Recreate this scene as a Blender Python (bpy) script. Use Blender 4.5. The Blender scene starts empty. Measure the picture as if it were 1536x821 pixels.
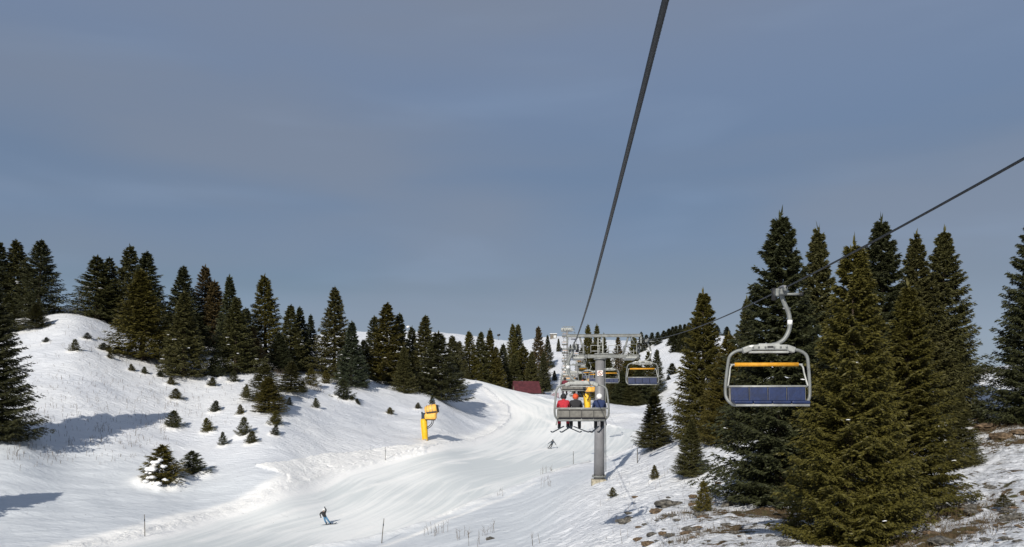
import bpy, bmesh, math, random
import numpy as np
from mathutils import Vector, Matrix, Euler

random.seed(7)
RNG = np.random.default_rng(7)
SC = bpy.context.scene
COL = SC.collection
F = 1205.0                      # focal length in reference pixels (1536 wide)
HX, HY = 768.0, 620.0           # principal column / horizon row in reference pixels

# ------------------------------------------------------------------ helpers
def P(px, py, d):
    return Vector((d * (px - HX) / F, d, d * (HY - py) / F))

def tag(o, label=None, cat=None, group=None, kind=None):
    if label: o['label'] = label
    if cat: o['category'] = cat
    if group: o['group'] = group
    if kind: o['kind'] = kind
    return o

def empty(name, loc, label=None, cat=None, group=None, rz=0.0):
    o = bpy.data.objects.new(name, None)
    o.empty_display_size = 0.2
    COL.objects.link(o)
    o.location = loc
    o.rotation_euler = (0, 0, rz)
    return tag(o, label, cat, group)

def link(name, me, parent=None, mat=None):
    o = bpy.data.objects.new(name, me)
    COL.objects.link(o)
    if parent is not None: o.parent = parent
    if mat is not None and not me.materials: me.materials.append(mat)
    return o

def copy_tree(o, parent=None):
    c = o.copy()
    COL.objects.link(c)
    c.parent = parent
    for ch in list(o.children):
        copy_tree(ch, c)
    return c

class MB:
    """collects boxes, tubes and lathes, then links them as one mesh object"""
    def __init__(self): self.v = []; self.f = []; self.sm = []
    def add(self, vs, fs, smooth=False):
        n = len(self.v)
        self.v += [tuple(v) for v in vs]
        self.f += [tuple(i + n for i in f) for f in fs]
        self.sm += [smooth] * len(fs)
        return self
    def box(self, c, s, rot=None, ch=0.0):
        x, y, z = s[0] / 2, s[1] / 2, s[2] / 2
        bm = bmesh.new()
        bmesh.ops.create_cube(bm, size=1)
        for v in bm.verts: v.co = Vector((v.co.x * s[0], v.co.y * s[1], v.co.z * s[2]))
        if ch > 0:
            bmesh.ops.bevel(bm, geom=bm.edges[:], offset=ch, segments=2, affect='EDGES', profile=0.5)
        M = Matrix.Translation(Vector(c)) @ (rot.to_matrix().to_4x4() if rot else Matrix())
        bm.verts.index_update()
        self.add([M @ v.co for v in bm.verts], [[v.index for v in f.verts] for f in bm.faces])
        bm.free()
        return self
    def tube(self, pts, r, n=8, cap=True):
        pts = [Vector(p) for p in pts]
        rs = [r] * len(pts) if isinstance(r, (int, float)) else r
        m = len(pts)
        t0 = (pts[1] - pts[0]).normalized()
        a = t0.orthogonal().normalized()
        vs = []
        for i in range(m):
            t = (pts[min(i + 1, m - 1)] - pts[max(i - 1, 0)])
            t = t.normalized() if t.length > 1e-9 else t0
            a = (a - t * a.dot(t))
            a = a.normalized() if a.length > 1e-6 else t.orthogonal().normalized()
            b = t.cross(a)
            for k in range(n):
                an = 2 * math.pi * k / n
                vs.append(pts[i] + (a * math.cos(an) + b * math.sin(an)) * rs[i])
        fs = []
        for i in range(m - 1):
            for k in range(n):
                k2 = (k + 1) % n
                fs.append((i * n + k, i * n + k2, (i + 1) * n + k2, (i + 1) * n + k))
        if cap:
            fs.append(tuple(range(n))[::-1])
            fs.append(tuple((m - 1) * n + k for k in range(n)))
        return self.add(vs, fs, True)
    def ball(self, c, r, seg=10, ring=7, rot=None, lump=0.0, seed=0):
        rr = (r, r, r) if isinstance(r, (int, float)) else r
        rnd = random.Random(seed)
        vs = []; fs = []
        R = rot.to_matrix() if rot else Matrix.Identity(3)
        for i in range(ring + 1):
            th = math.pi * i / ring
            for k in range(seg):
                ph = 2 * math.pi * k / seg
                q = 1 + lump * (rnd.random() - .5) * 2 if 0 < i < ring else 1
                p = Vector((math.sin(th) * math.cos(ph) * rr[0] * q, math.sin(th) * math.sin(ph) * rr[1] * q, math.cos(th) * rr[2] * q))
                vs.append(Vector(c) + R @ p)
        for i in range(ring):
            for k in range(seg):
                k2 = (k + 1) % seg
                fs.append((i * seg + k, (i + 1) * seg + k, (i + 1) * seg + k2, i * seg + k2))
        return self.add(vs, fs, True)
    def build(self, name, mat, parent=None, loc=None):
        me = bpy.data.meshes.new(name)
        me.from_pydata(self.v, [], self.f)
        me.polygons.foreach_set('use_smooth', self.sm)
        me.update()
        o = link(name, me, parent, mat)
        if loc is not None: o.location = loc
        return o

def bez(p0, p1, p2, n=8):
    p0, p1, p2 = Vector(p0), Vector(p1), Vector(p2)
    return [p0 * (1 - t) ** 2 + p1 * 2 * t * (1 - t) + p2 * t * t for t in [i / n for i in range(n + 1)]]

def smooth_path(pts, n=6):
    """Catmull-Rom through the points"""
    pts = [Vector(p) for p in pts]
    out = []
    for i in range(len(pts) - 1):
        p0 = pts[max(i - 1, 0)]; p1 = pts[i]; p2 = pts[i + 1]; p3 = pts[min(i + 2, len(pts) - 1)]
        for k in range(n):
            t = k / n
            out.append(0.5 * ((2 * p1) + (p2 - p0) * t + (2 * p0 - 5 * p1 + 4 * p2 - p3) * t * t + (3 * p1 - p0 - 3 * p2 + p3) * t ** 3))
    out.append(pts[-1])
    return out

# ------------------------------------------------------------------ node helpers / materials
def newmat(name):
    m = bpy.data.materials.new(name)
    m.use_nodes = True
    nt = m.node_tree
    return m, nt, nt.nodes['Principled BSDF']

def nd(nt, typ, **kw):
    n = nt.nodes.new(typ)
    for k, v in kw.items(): setattr(n, k, v)
    return n

def math_n(nt, op, a, b=None, clamp=False):
    n = nd(nt, 'ShaderNodeMath', operation=op, use_clamp=clamp)
    for i, x in enumerate((a, b)):
        if x is None: continue
        if isinstance(x, (int, float)): n.inputs[i].default_value = x
        else: nt.links.new(x, n.inputs[i])
    return n.outputs[0]

def maprange(nt, x, a, b, c=0.0, d=1.0, smooth=True):
    n = nd(nt, 'ShaderNodeMapRange', interpolation_type='SMOOTHSTEP' if smooth else 'LINEAR')
    nt.links.new(x, n.inputs['Value'])
    for k, v in zip(('From Min', 'From Max', 'To Min', 'To Max'), (a, b, c, d)): n.inputs[k].default_value = v
    return n.outputs[0]

def mixc(nt, fac, a, b, blend='MIX'):
    n = nd(nt, 'ShaderNodeMix', data_type='RGBA', blend_type=blend)
    for key, x in ((0, fac), (6, a), (7, b)):
        if isinstance(x, (int, float)): n.inputs[key].default_value = x
        elif isinstance(x, tuple): n.inputs[key].default_value = (*x, 1) if len(x) == 3 else x
        else: nt.links.new(x, n.inputs[key])
    return n.outputs[2]

def noise(nt, vec, scale, detail=4, rough=0.55, dist=0.0):
    n = nd(nt, 'ShaderNodeTexNoise')
    n.inputs['Scale'].default_value = scale
    n.inputs['Detail'].default_value = detail
    n.inputs['Roughness'].default_value = rough
    n.inputs['Distortion'].default_value = dist
    if vec is not None: nt.links.new(vec, n.inputs['Vector'])
    return n.outputs['Fac']

def plain(name, col, rough=0.5, metal=0.0, var=0.12, scale=6.0, bump=0.0, spec=0.4):
    m, nt, b = newmat(name)
    tc = nd(nt, 'ShaderNodeTexCoord')
    f = noise(nt, tc.outputs['Object'], scale, 5, 0.6)
    dk = tuple(c * (1 - var * 1.6) for c in col); lt = tuple(min(1, c * (1 + var)) for c in col)
    nt.links.new(mixc(nt, maprange(nt, f, 0.3, 0.7), dk, lt), b.inputs['Base Color'])
    b.inputs['Roughness'].default_value = rough
    b.inputs['Metallic'].default_value = metal
    b.inputs['Specular IOR Level'].default_value = spec
    if bump:
        bn = nd(nt, 'ShaderNodeBump')
        bn.inputs['Strength'].default_value = bump
        bn.inputs['Distance'].default_value = 0.02
        nt.links.new(noise(nt, tc.outputs['Object'], scale * 4, 4), bn.inputs['Height'])
        nt.links.new(bn.outputs[0], b.inputs['Normal'])
    return m

M = {}
M['galv'] = plain('galvanised_steel', (0.20, 0.21, 0.205), 0.5, 0.15, 0.15, 4)
M['galv_light'] = plain('light_cast_alloy', (0.34, 0.35, 0.335), 0.45, 0.15, 0.15, 5)
M['post'] = plain('painted_grey_steel', (0.215, 0.215, 0.225), 0.5, 0.1, 0.10, 1.2)
M['rope'] = plain('greased_wire_rope', (0.016, 0.019, 0.024), 0.5, 0.1, 0.3, 30)
M['blue'] = plain('blue_vinyl', (0.007, 0.019, 0.074), 0.45, 0, 0.2, 5, 0.15)
M['shell'] = plain('grey_seat_shell', (0.16, 0.155, 0.14), 0.55, 0, 0.2, 4)
M['orange'] = plain('orange_foam', (0.62, 0.29, 0.018), 0.6, 0, 0.10, 8)
M['yellow'] = plain('yellow_mat', (0.74, 0.43, 0.012), 0.55, 0, 0.10, 3)
M['gun'] = plain('yellow_paint', (0.82, 0.44, 0.08), 0.45, 0, 0.10, 3)
M['dark'] = plain('dark_rubber', (0.02, 0.02, 0.022), 0.6, 0, 0.2, 8)
M['concrete'] = plain('concrete', (0.34, 0.31, 0.24), 0.9, 0, 0.25, 5, 0.4)
M['white'] = plain('white_enamel', (0.8, 0.8, 0.78), 0.4, 0, 0.04, 8)
M['signred'] = plain('faded_red_print', (0.42, 0.16, 0.13), 0.5, 0, 0.1, 8)
M['roof'] = plain('dark_red_roof_sheet', (0.085, 0.022, 0.026), 0.55, 0, 0.2, 1.0)
M['wood'] = plain('weathered_timber', (0.16, 0.13, 0.10), 0.85, 0, 0.25, 2.5)
M['glass'] = plain('window_glass', (0.55, 0.58, 0.6), 0.08, 0, 0.05, 1, 0, 0.8)
M['pole'] = plain('bleached_bamboo', (0.13, 0.12, 0.105), 0.8, 0, 0.2, 8)
M['snowlump'] = plain('fresh_snow_clump', (0.86, 0.87, 0.89), 0.6, 0, 0.03, 6, 0.3, 0.2)
M['bark'] = plain('spruce_bark', (0.075, 0.055, 0.04), 0.9, 0, 0.35, 8, 0.5)
M['cone'] = plain('brown_cones', (0.13, 0.065, 0.03), 0.8, 0, 0.3, 8)
M['stem'] = plain('dry_stems', (0.13, 0.10, 0.07), 0.9, 0, 0.3, 3)
M['straw'] = plain('dead_grass', (0.085, 0.06, 0.03), 0.9, 0, 0.3, 1.5)
M['rock'] = plain('lichen_rock', (0.115, 0.108, 0.095), 0.9, 0, 0.5, 3.5, 0.9)
M['stone_brown'] = plain('brown_earth_stone', (0.15, 0.105, 0.065), 0.95, 0, 0.45, 3.5, 0.9)
M['net'] = plain('red_netting', (0.35, 0.06, 0.09), 0.7, 0, 0.2, 3)
M['skin'] = plain('skin', (0.55, 0.33, 0.24), 0.6, 0, 0.05, 5)
def cloth(name, c): M[name] = plain('fabric_' + name, c, 0.8, 0, 0.18, 9, 0.2)
cloth('red', (0.42, 0.02, 0.035)); cloth('black', (0.018, 0.019, 0.022)); cloth('navy', (0.014, 0.028, 0.09))
cloth('lightblue', (0.07, 0.19, 0.33)); cloth('slate', (0.03, 0.045, 0.065)); cloth('orangered', (0.62, 0.09, 0.03)); cloth('maroon', (0.13, 0.015, 0.03))

def foliage_mat():
    m, nt, b = newmat('spruce_needles')
    oi = nd(nt, 'ShaderNodeObjectInfo')
    at = nd(nt, 'ShaderNodeAttribute', attribute_name='shade')
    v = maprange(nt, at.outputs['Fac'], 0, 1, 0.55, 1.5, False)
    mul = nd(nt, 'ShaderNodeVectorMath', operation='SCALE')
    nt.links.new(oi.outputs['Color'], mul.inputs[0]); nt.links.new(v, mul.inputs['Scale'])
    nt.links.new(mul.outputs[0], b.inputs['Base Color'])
    b.inputs['Roughness'].default_value = 0.55
    b.inputs['Specular IOR Level'].default_value = 0.25
    return m
M['needles'] = foliage_mat()

# ------------------------------------------------------------------ terrain height field
COLS = {
 -700: [(22,1120),(30,980),(60,760),(100,600),(140,500),(180,450),(300,500),(1200,610)],
 -250: [(22,1120),(40,930),(60,810),(90,640),(120,545),(155,470),(180,448),(300,510),(1200,610)],
 0:   [(22,1115),(40,918),(60,821),(75,738),(90,648),(105,600),(120,555),(140,508),(155,484),(172,470),(190,468),(300,525),(1200,610)],
 100: [(22,1115),(40,920),(60,826),(75,760),(90,690),(110,590),(130,522),(150,478),(165,463),(185,463),(300,530),(1200,610)],
 200: [(22,1115),(40,922),(63,821),(70,790),(85,730),(100,662),(120,582),(140,531),(155,506),(175,490),(200,486),(300,540),(1200,610)],
 300: [(22,1113),(40,920),(65,821),(75,785),(85,745),(100,682),(115,622),(135,566),(155,531),(180,506),(205,499),(300,545),(1200,610)],
 400: [(22,1110),(40,915),(66,821),(76,790),(83,752),(92,706),(107,645),(125,592),(145,560),(165,540),(190,522),(215,512),(300,540),(500,528),(1200,600)],
 500: [(22,1100),(40,905),(67,821),(77,790),(90,750),(100,712),(113,664),(135,603),(150,576),(170,556),(195,541),(230,527),(300,540),(520,499),(1200,570)],
 600: [(22,1070),(40,885),(66,821),(77,785),(90,745),(105,708),(115,682),(125,657),(140,627),(160,591),(180,575),(200,565),(235,560),(300,555),(400,530),(520,497),(650,505),(1200,580)],
 660: [(22,1040),(40,872),(60,821),(80,770),(100,715),(115,682),(125,664),(138,634),(156,606),(176,592),(200,577),(220,568),(250,572),(300,560),(400,530),(520,499),(650,508),(1200,580)],
 700: [(22,1010),(40,862),(56,821),(75,775),(100,715),(125,680),(150,650),(175,620),(200,590),(222,567),(240,569),(270,578),(320,555),(400,530),(520,502),(650,512),(1200,585)],
 780: [(22,985),(40,850),(50,821),(75,765),(100,718),(125,685),(150,660),(170,640),(190,615),(205,596),(220,586),(240,600),(280,595),(320,570),(400,540),(480,517),(540,513),(1200,590)],
 830: [(22,960),(35,862),(45,821),(64,760),(80,732),(100,706),(125,683),(139,672),(160,645),(180,620),(200,602),(225,595),(250,602),(300,580),(350,545),(400,520),(450,505),(520,503),(1200,600)],
 893: [(22,920),(38,821),(50,770),(64,722),(74,709),(88,704),(105,697),(130,675),(150,655),(175,632),(195,615),(220,605),(250,598),(300,590),(350,555),(420,525),(500,510),(1200,600)],
 960: [(22,890),(33,821),(45,770),(60,712),(70,685),(78,672),(100,669),(125,660),(150,645),(170,630),(190,618),(215,612),(240,612),(280,588),(320,560),(380,530),(450,512),(600,515),(1200,600)],
 1000:[(22,880),(30,821),(40,775),(50,735),(60,695),(70,666),(78,656),(100,656),(150,640),(200,615),(220,602),(260,565),(300,537),(350,515),(400,506),(600,515),(1200,600)],
 1060:[(22,870),(28,821),(36,780),(44,750),(52,707),(60,672),(68,650),(76,642),(100,642),(200,600),(260,560),(330,520),(400,503),(600,520),(1200,600)],
 1140:[(22,860),(26,821),(33,790),(40,757),(48,712),(56,672),(64,642),(72,630),(100,622),(200,590),(300,530),(400,510),(600,540),(1200,600)],
 1290:[(22,862),(26,838),(30,815),(36,770),(42,722),(50,672),(58,632),(66,607),(75,596),(100,600),(200,600),(400,590),(1200,615)],
 1400:[(22,850),(26,815),(30,780),(35,735),(40,695),(46,655),(54,612),(62,582),(70,568),(80,566),(100,585),(300,605),(1200,615)],
 1460:[(22,850),(24,821),(28,785),(33,742),(38,705),(44,665),(50,630),(58,590),(68,560),(76,553),(90,570),(300,605),(1200,615)],
 1536:[(22,821),(26,787),(31,742),(36,702),(41,662),(46,630),(54,590),(65,556),(80,546),(100,570),(300,602),(1200,615)],
 1900:[(22,790),(30,725),(40,655),(50,610),(60,580),(75,560),(100,565),(300,600),(1200,615)],
 2600:[(22,790),(30,725),(40,655),(50,610),(60,580),(75,560),(100,565),(300,600),(1200,615)],
}
def pchip(x, y, xq):
    """monotone cubic; x (n), y (n, ...), xq (m)"""
    x = np.asarray(x, float); y = np.asarray(y, float)
    h = np.diff(x); hh = h.reshape((-1,) + (1,) * (y.ndim - 1))
    dl = np.diff(y, axis=0) / hh
    m = np.zeros_like(y)
    w1 = 2 * hh[1:] + hh[:-1]; w2 = hh[1:] + 2 * hh[:-1]
    same = (dl[:-1] * dl[1:]) > 0
    with np.errstate(divide='ignore', invalid='ignore'):
        hm = (w1 + w2) / (w1 / dl[:-1] + w2 / dl[1:])
    m[1:-1] = np.where(same, hm, 0)
    m[0] = dl[0]; m[-1] = dl[-1]
    xq = np.clip(xq, x[0], x[-1])
    i = np.clip(np.searchsorted(x, xq, side='right') - 1, 0, len(x) - 2)
    t = (xq - x[i]) / h[i]
    sh = (-1,) + (1,) * (y.ndim - 1)
    t = t.reshape(sh); hi = h[i].reshape(sh)
    return ((1 + 2 * t) * (1 - t) ** 2 * y[i] + t * (1 - t) ** 2 * hi * m[i] + t * t * (3 - 2 * t) * y[i + 1] + t * t * (t - 1) * hi * m[i + 1])

GD = np.exp(np.linspace(math.log(22), math.log(4000), 420))      # lookup rows
GP = np.arange(-700, 2601, 6.0)                                   # lookup columns
_tab = []
for px in sorted(COLS):
    pr = COLS[px] + [(4000, 640)]
    _tab.append(pchip(np.log([p[0] for p in pr]), [p[1] for p in pr], np.log(GD)))
PYG = pchip(np.array(sorted(COLS), float), np.array(_tab), GP).T   # rows d, cols px
def _blur(a, s, axis):
    k = np.exp(-0.5 * (np.arange(-3 * s, 3 * s + 1) / s) ** 2); k /= k.sum()
    pad = [(0, 0), (0, 0)]; pad[axis] = (3 * s, 3 * s)
    ap = np.pad(a, pad, mode='edge')
    return np.apply_along_axis(lambda r: np.convolve(r, k, 'valid'), axis, ap)
PYG = _blur(_blur(PYG, 3, 1), 2, 0)
LD0, LD1 = math.log(22), math.log(4000)
def PY(px, d):
    """image row of the bare terrain at column px and distance d"""
    px = np.asarray(px, float); d = np.asarray(d, float)
    a = np.clip((np.log(np.clip(d, 22, 4000)) - LD0) / (LD1 - LD0) * (len(GD) - 1), 0, len(GD) - 1.001)
    b = np.clip((px - GP[0]) / 6.0, 0, len(GP) - 1.001)
    i = a.astype(int); j = b.astype(int); fa = a - i; fb = b - j
    return (PYG[i, j] * (1 - fa) * (1 - fb) + PYG[i + 1, j] * fa * (1 - fb) + PYG[i, j + 1] * (1 - fa) * fb + PYG[i + 1, j + 1] * fa * fb)
def gz(x, y):
    y = max(y, 22.0)
    return float(y * (HY - PY(HX + F * x / y, y)) / F)
def at(px, d, dz=0.0):
    x = d * (px - HX) / F
    return Vector((x, d, gz(x, d) + dz))
def hit(px, py, dmin=22.0, dmax=900.0):
    """first ground point seen at a pixel"""
    ds = np.exp(np.linspace(math.log(dmin), math.log(dmax), 3000))
    rows = PY(np.full_like(ds, px), ds)
    k = np.argmax(rows <= py) if np.any(rows <= py) else int(np.argmin(np.abs(rows - py)))
    return at(px, float(ds[k]))

# value noise
def _hash(ix, iy, s):
    n = (ix.astype(np.int64) * 374761393 + iy.astype(np.int64) * 668265263 + s * 1442695041) & 0x7fffffff
    n = ((n ^ (n >> 13)) * 1274126177) & 0x7fffffff
    return ((n ^ (n >> 16)) & 0xffff) / 65535.0
def vnoise(x, y, s=0):
    ix = np.floor(x); iy = np.floor(y); fx = x - ix; fy = y - iy
    fx = fx * fx * (3 - 2 * fx); fy = fy * fy * (3 - 2 * fy)
    a = _hash(ix, iy, s); b = _hash(ix + 1, iy, s); c = _hash(ix, iy + 1, s); d = _hash(ix + 1, iy + 1, s)
    return (a * (1 - fx) + b * fx) * (1 - fy) + (c * (1 - fx) + d * fx) * fy
def fbm(x, y, s=0, o=4, g=0.5):
    r = 0; a = 1; t = 0
    for k in range(o):
        r = r + a * vnoise(x * 2 ** k, y * 2 ** k, s + k * 17); t += a; a *= g
    return r / t - 0.5

def seg_dist(X, Y, pts):
    """distance to a polyline and arc length along it"""
    best = np.full(X.shape, 1e9); s = np.zeros_like(X); acc = 0.0
    for (x0, y0), (x1, y1) in zip(pts[:-1], pts[1:]):
        dx, dy = x1 - x0, y1 - y0; L2 = dx * dx + dy * dy
        t = np.clip(((X - x0) * dx + (Y - y0) * dy) / L2, 0, 1)
        dd = np.hypot(X - x0 - t * dx, Y - y0 - t * dy)
        m = dd < best
        best = np.where(m, dd, best); s = np.where(m, acc + t * math.sqrt(L2), s)
        acc += math.sqrt(L2)
    return best, s
def in_poly(X, Y, pts):
    r = np.zeros(X.shape, bool); n = len(pts)
    for i in range(n):
        x0, y0 = pts[i]; x1, y1 = pts[(i + 1) % n]
        c = ((y0 > Y) != (y1 > Y))
        with np.errstate(divide='ignore', invalid='ignore'):
            r ^= c & (X < (x1 - x0) * (Y - y0) / (y1 - y0 + 1e-12) + x0)
    return r
def world_line(pix): return [(q.x, q.y) for q in (hit(a, b) for a, b in pix)]

EDGE_L = world_line([(120,821),(220,800),(300,777),(380,752),(432,730),(500,708),(560,693),(640,674),(700,662),(745,647),(766,630),(764,612),(742,592),(715,575),(696,567)])
EDGE_R = world_line([(480,821),(590,803),(690,765),(760,738),(830,709),(893,691),(948,674),(962,645)])
TRACK2 = world_line([(720,605),(690,585),(672,572)])
TRACKS = [(world_line(a), k, w) for a, k, w in (
    ([(575,821),(640,795),(720,760),(800,728)], .8, .5), ([(640,786),(690,765),(730,752)], .7, .35), ([(690,742),(760,722),(812,704)], .6, .35), ([(300,812),(420,775),(520,742),(620,712),(700,694)], .6, .45),
    ([(560,728),(640,706),(720,686),(790,668)], .7, .5), ([(746,690),(790,679),(822,672)], .9, .4), ([(420,800),(520,770),(600,742)], .5, .4), ([(700,570),(760,600),(800,622),(840,640)], .8, .8), ([(720,571),(780,596),(830,612),(900,628)], .8, .9),
    ([(745,576),(800,596),(860,608)], .7, .9), ([(690,583),(735,606),(752,628),(735,642)], .7, .6), ([(860,640),(900,630),(950,622)], .7, .7), ([(780,648),(850,640),(930,640)], .6, .6), ([(500,815),(560,790)], .6, .35))]
FLARE = [(383,698),(425,690),(500,681),(570,676),(640,668),(640,680),(560,697),(500,712),(452,728),(432,724),(434,714)]
def terrain():
    pxs = np.concatenate([np.arange(-1500, -80, 40), np.arange(-80, 1620, 2.6), np.arange(1620, 3001, 40)])
    ds = np.concatenate([np.exp(np.linspace(math.log(22), math.log(130), 440))[:-1],
                         np.exp(np.linspace(math.log(130), math.log(260), 170))[:-1],
                         np.exp(np.linspace(math.log(260), math.log(1100), 110))[:-1],
                         np.exp(np.linspace(math.log(1100), math.log(4000), 12))])
    PX, D = np.meshgrid(pxs, ds)
    X = D * (PX - HX) / F; Y = D.copy()
    R = PY(PX, D)
    Z = D * (HY - R) / F
    # masks
    tl, sl = seg_dist(X, Y, EDGE_L)
    tr, _ = seg_dist(X, Y, EDGE_R)
    t2, _ = seg_dist(X, Y, TRACK2)
    poly = EDGE_L + EDGE_R[::-1]
    piste = in_poly(X, Y, poly).astype(float)
    piste = np.where(D < 245, piste, 0)
    # right-hand branch of the run and upper slope
    flare = (in_poly(PX, R, FLARE) & (D > 70) & (D < 130)).astype(float)
    lead = np.clip((190 - D) / 30, 0.25, 1)
    churn = np.maximum.reduce([np.exp(-(tl / 1.3) ** 2) * lead, flare, 0.45 * np.exp(-(tr / 0.8) ** 2), 0.5 * np.exp(-(t2 / 1.2) ** 2)])
    churn = np.where(D < 260, churn, 0)
    white = np.maximum(churn, np.clip(1.6 * np.exp(-(tl / 2.2) ** 4), 0, 1) * np.maximum(lead, .7))
    for line, k, wd in TRACKS:
        td, _ = seg_dist(X, Y, line)
        g = k * np.exp(-(td / wd) ** 2) * (0.45 + vnoise(X * .35, Y * .35, 77))
        white = np.maximum(white, g); churn = np.maximum(churn, .35 * g)
    white = np.where(D < 260, white, 0)
    nz = fbm(X * 0.11, Y * 0.11, 3, 3)
    smooth = piste * (1 - churn)
    near = np.clip((D - 20) / 4, 0, 1)
    amp = (0.55 * (1 - 0.92 * piste)) * near
    Z += nz * amp * np.clip(D / 60, .6, 3)
    # hummocks and small drifts off the run; windblown ripples stretched across the slope
    u = X * 0.80 + Y * 0.6; w = -X * 0.6 + Y * 0.80
    Z += fbm(u * 0.30, w * 0.75, 11, 4) * 0.34 * (1 - piste)
    bankR = np.clip((PX - 780 - (D - 60) * 2) / 120, 0, 1) * np.clip((82 - D) / 8, 0, 1)
    Z += (np.abs(fbm(u * 0.55 + 9, w * 1.5, 5, 4))) * -0.38 * bankR
    Z += fbm(X * 0.9, Y * 0.9, 21, 3) * 0.28 * bankR
    # ploughed ridge along the edge of the run, clods in the churned snow
    side = np.exp(-(tl / 1.3) ** 2) * lead * (D < 240)
    Z += 0.22 * side * (0.7 + fbm(X * 0.25, Y * 0.25, 8, 2))
    Z += 0.16 * flare
    Z += fbm(X * 1.3, Y * 1.3, 31, 4, 0.65) * 0.27 * churn
    Z += 0.30 * np.exp(-(tr / 0.8) ** 2) * (D < 110)
    # long faint grooming ridges
    Z += 0.02 * fbm(tl * 0.55, sl * 0.02, 41, 3) * piste
    for (sx_, sy_, sr_) in COLLARS:
        jj = (np.abs(X - sx_) < 4 * sr_) & (np.abs(Y - sy_) < 4 * sr_)
        rr_ = np.hypot(X[jj] - sx_, Y[jj] - sy_)
        Z[jj] += np.exp(-((rr_ - sr_ * .9) / (sr_ * .55)) ** 2) * sr_ * .30 * (0.4 + 1.2 * vnoise(X[jj] * 2.1 / sr_, Y[jj] * 2.1 / sr_, 91))
        white[jj] = np.maximum(white[jj], .8 * np.exp(-((rr_ - sr_) / (sr_ * .6)) ** 2))
    # bare earth, strongest under and below the right-hand trees
    bare = np.zeros_like(X)
    for bx, by, rx, ry, k in BARE:
        q = hit(bx, by)
        bare = np.maximum(bare, k * np.exp(-((X - q.x) / (rx * .9)) ** 2 - ((Y - q.y) / (ry * 1.9)) ** 2))
    bare = np.maximum(bare, 0.50 * bankR * np.clip((PX - 930) / 120, 0, 1) * np.clip((58 - D) / 12, 0, 1))
    nr, nc = X.shape
    # skirt behind the camera
    back = [(-4, ), (-60, ), (-250, )]
    rows = []
    for (yy,) in back: rows.append((X[0], np.full(nc, float(yy)), Z[0]))
    X = np.vstack([r[0] for r in rows[::-1]] + [X]); Y = np.vstack([r[1] for r in rows[::-1]] + [Y]); Z = np.vstack([r[2] for r in rows[::-1]] + [Z])
    pad = lambda a: np.vstack([a[:1]] * len(back) + [a])
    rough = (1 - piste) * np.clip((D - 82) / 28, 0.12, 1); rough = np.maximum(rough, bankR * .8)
    attrs = dict(rough=pad(rough), piste=pad(piste), churn=pad(np.clip(churn, 0, 1)), white=pad(np.clip(white, 0, 1)), bare=pad(bare), across=pad(tl), along=pad(sl))
    nr = X.shape[0]
    co = np.stack([X, Y, Z], -1).reshape(-1, 3)
    idx = np.arange(nr * nc).reshape(nr, nc)
    quads = np.stack([idx[:-1, :-1], idx[:-1, 1:], idx[1:, 1:], idx[1:, :-1]], -1).reshape(-1, 4)
    me = mesh_np('ground', co, quads)
    me.polygons.foreach_set('use_smooth', np.ones(len(quads), bool))
    for k, a in attrs.items():
        at_ = me.attributes.new(k, 'FLOAT', 'POINT')
        at_.data.foreach_set('value', a.astype(np.float32).ravel())
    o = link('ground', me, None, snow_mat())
    tag(o, 'snow covered mountain slopes with a groomed ski run winding up between them', 'snow slope', None, 'structure')
    return o

def mesh_np(name, co, faces):
    me = bpy.data.meshes.new(name)
    nf, k = faces.shape
    me.vertices.add(len(co)); me.vertices.foreach_set('co', co.astype(np.float32).ravel())
    me.loops.add(nf * k); me.loops.foreach_set('vertex_index', faces.astype(np.int32).ravel())
    me.polygons.add(nf)
    me.polygons.foreach_set('loop_start', np.arange(0, nf * k, k, dtype=np.int32))
    me.update(calc_edges=True)
    return me

BARE = [(1130,770,3.6,1.3,1.0),(1170,775,2.6,1.4,1.0),(1090,795,2.6,1.0,.9),(1010,770,1.4,.7,.75),(1430,765,2.4,.9,.95),(1490,778,2.0,.8,.9),(1400,805,2.2,.8,.95),
        (1480,640,2.6,1.6,.9),(1520,655,2.4,1.6,.95),(1536,632,2.4,1.6,.95),(1455,790,1.2,.6,.8),(1240,800,3.0,1.6,.9),(1330,815,3.0,1.5,.9),(1040,805,1.6,.6,.7),(1390,815,2.4,.8,.9),
        (1500,738,1.0,.5,.6),(1465,555,2.6,2.2,.8)]

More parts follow.
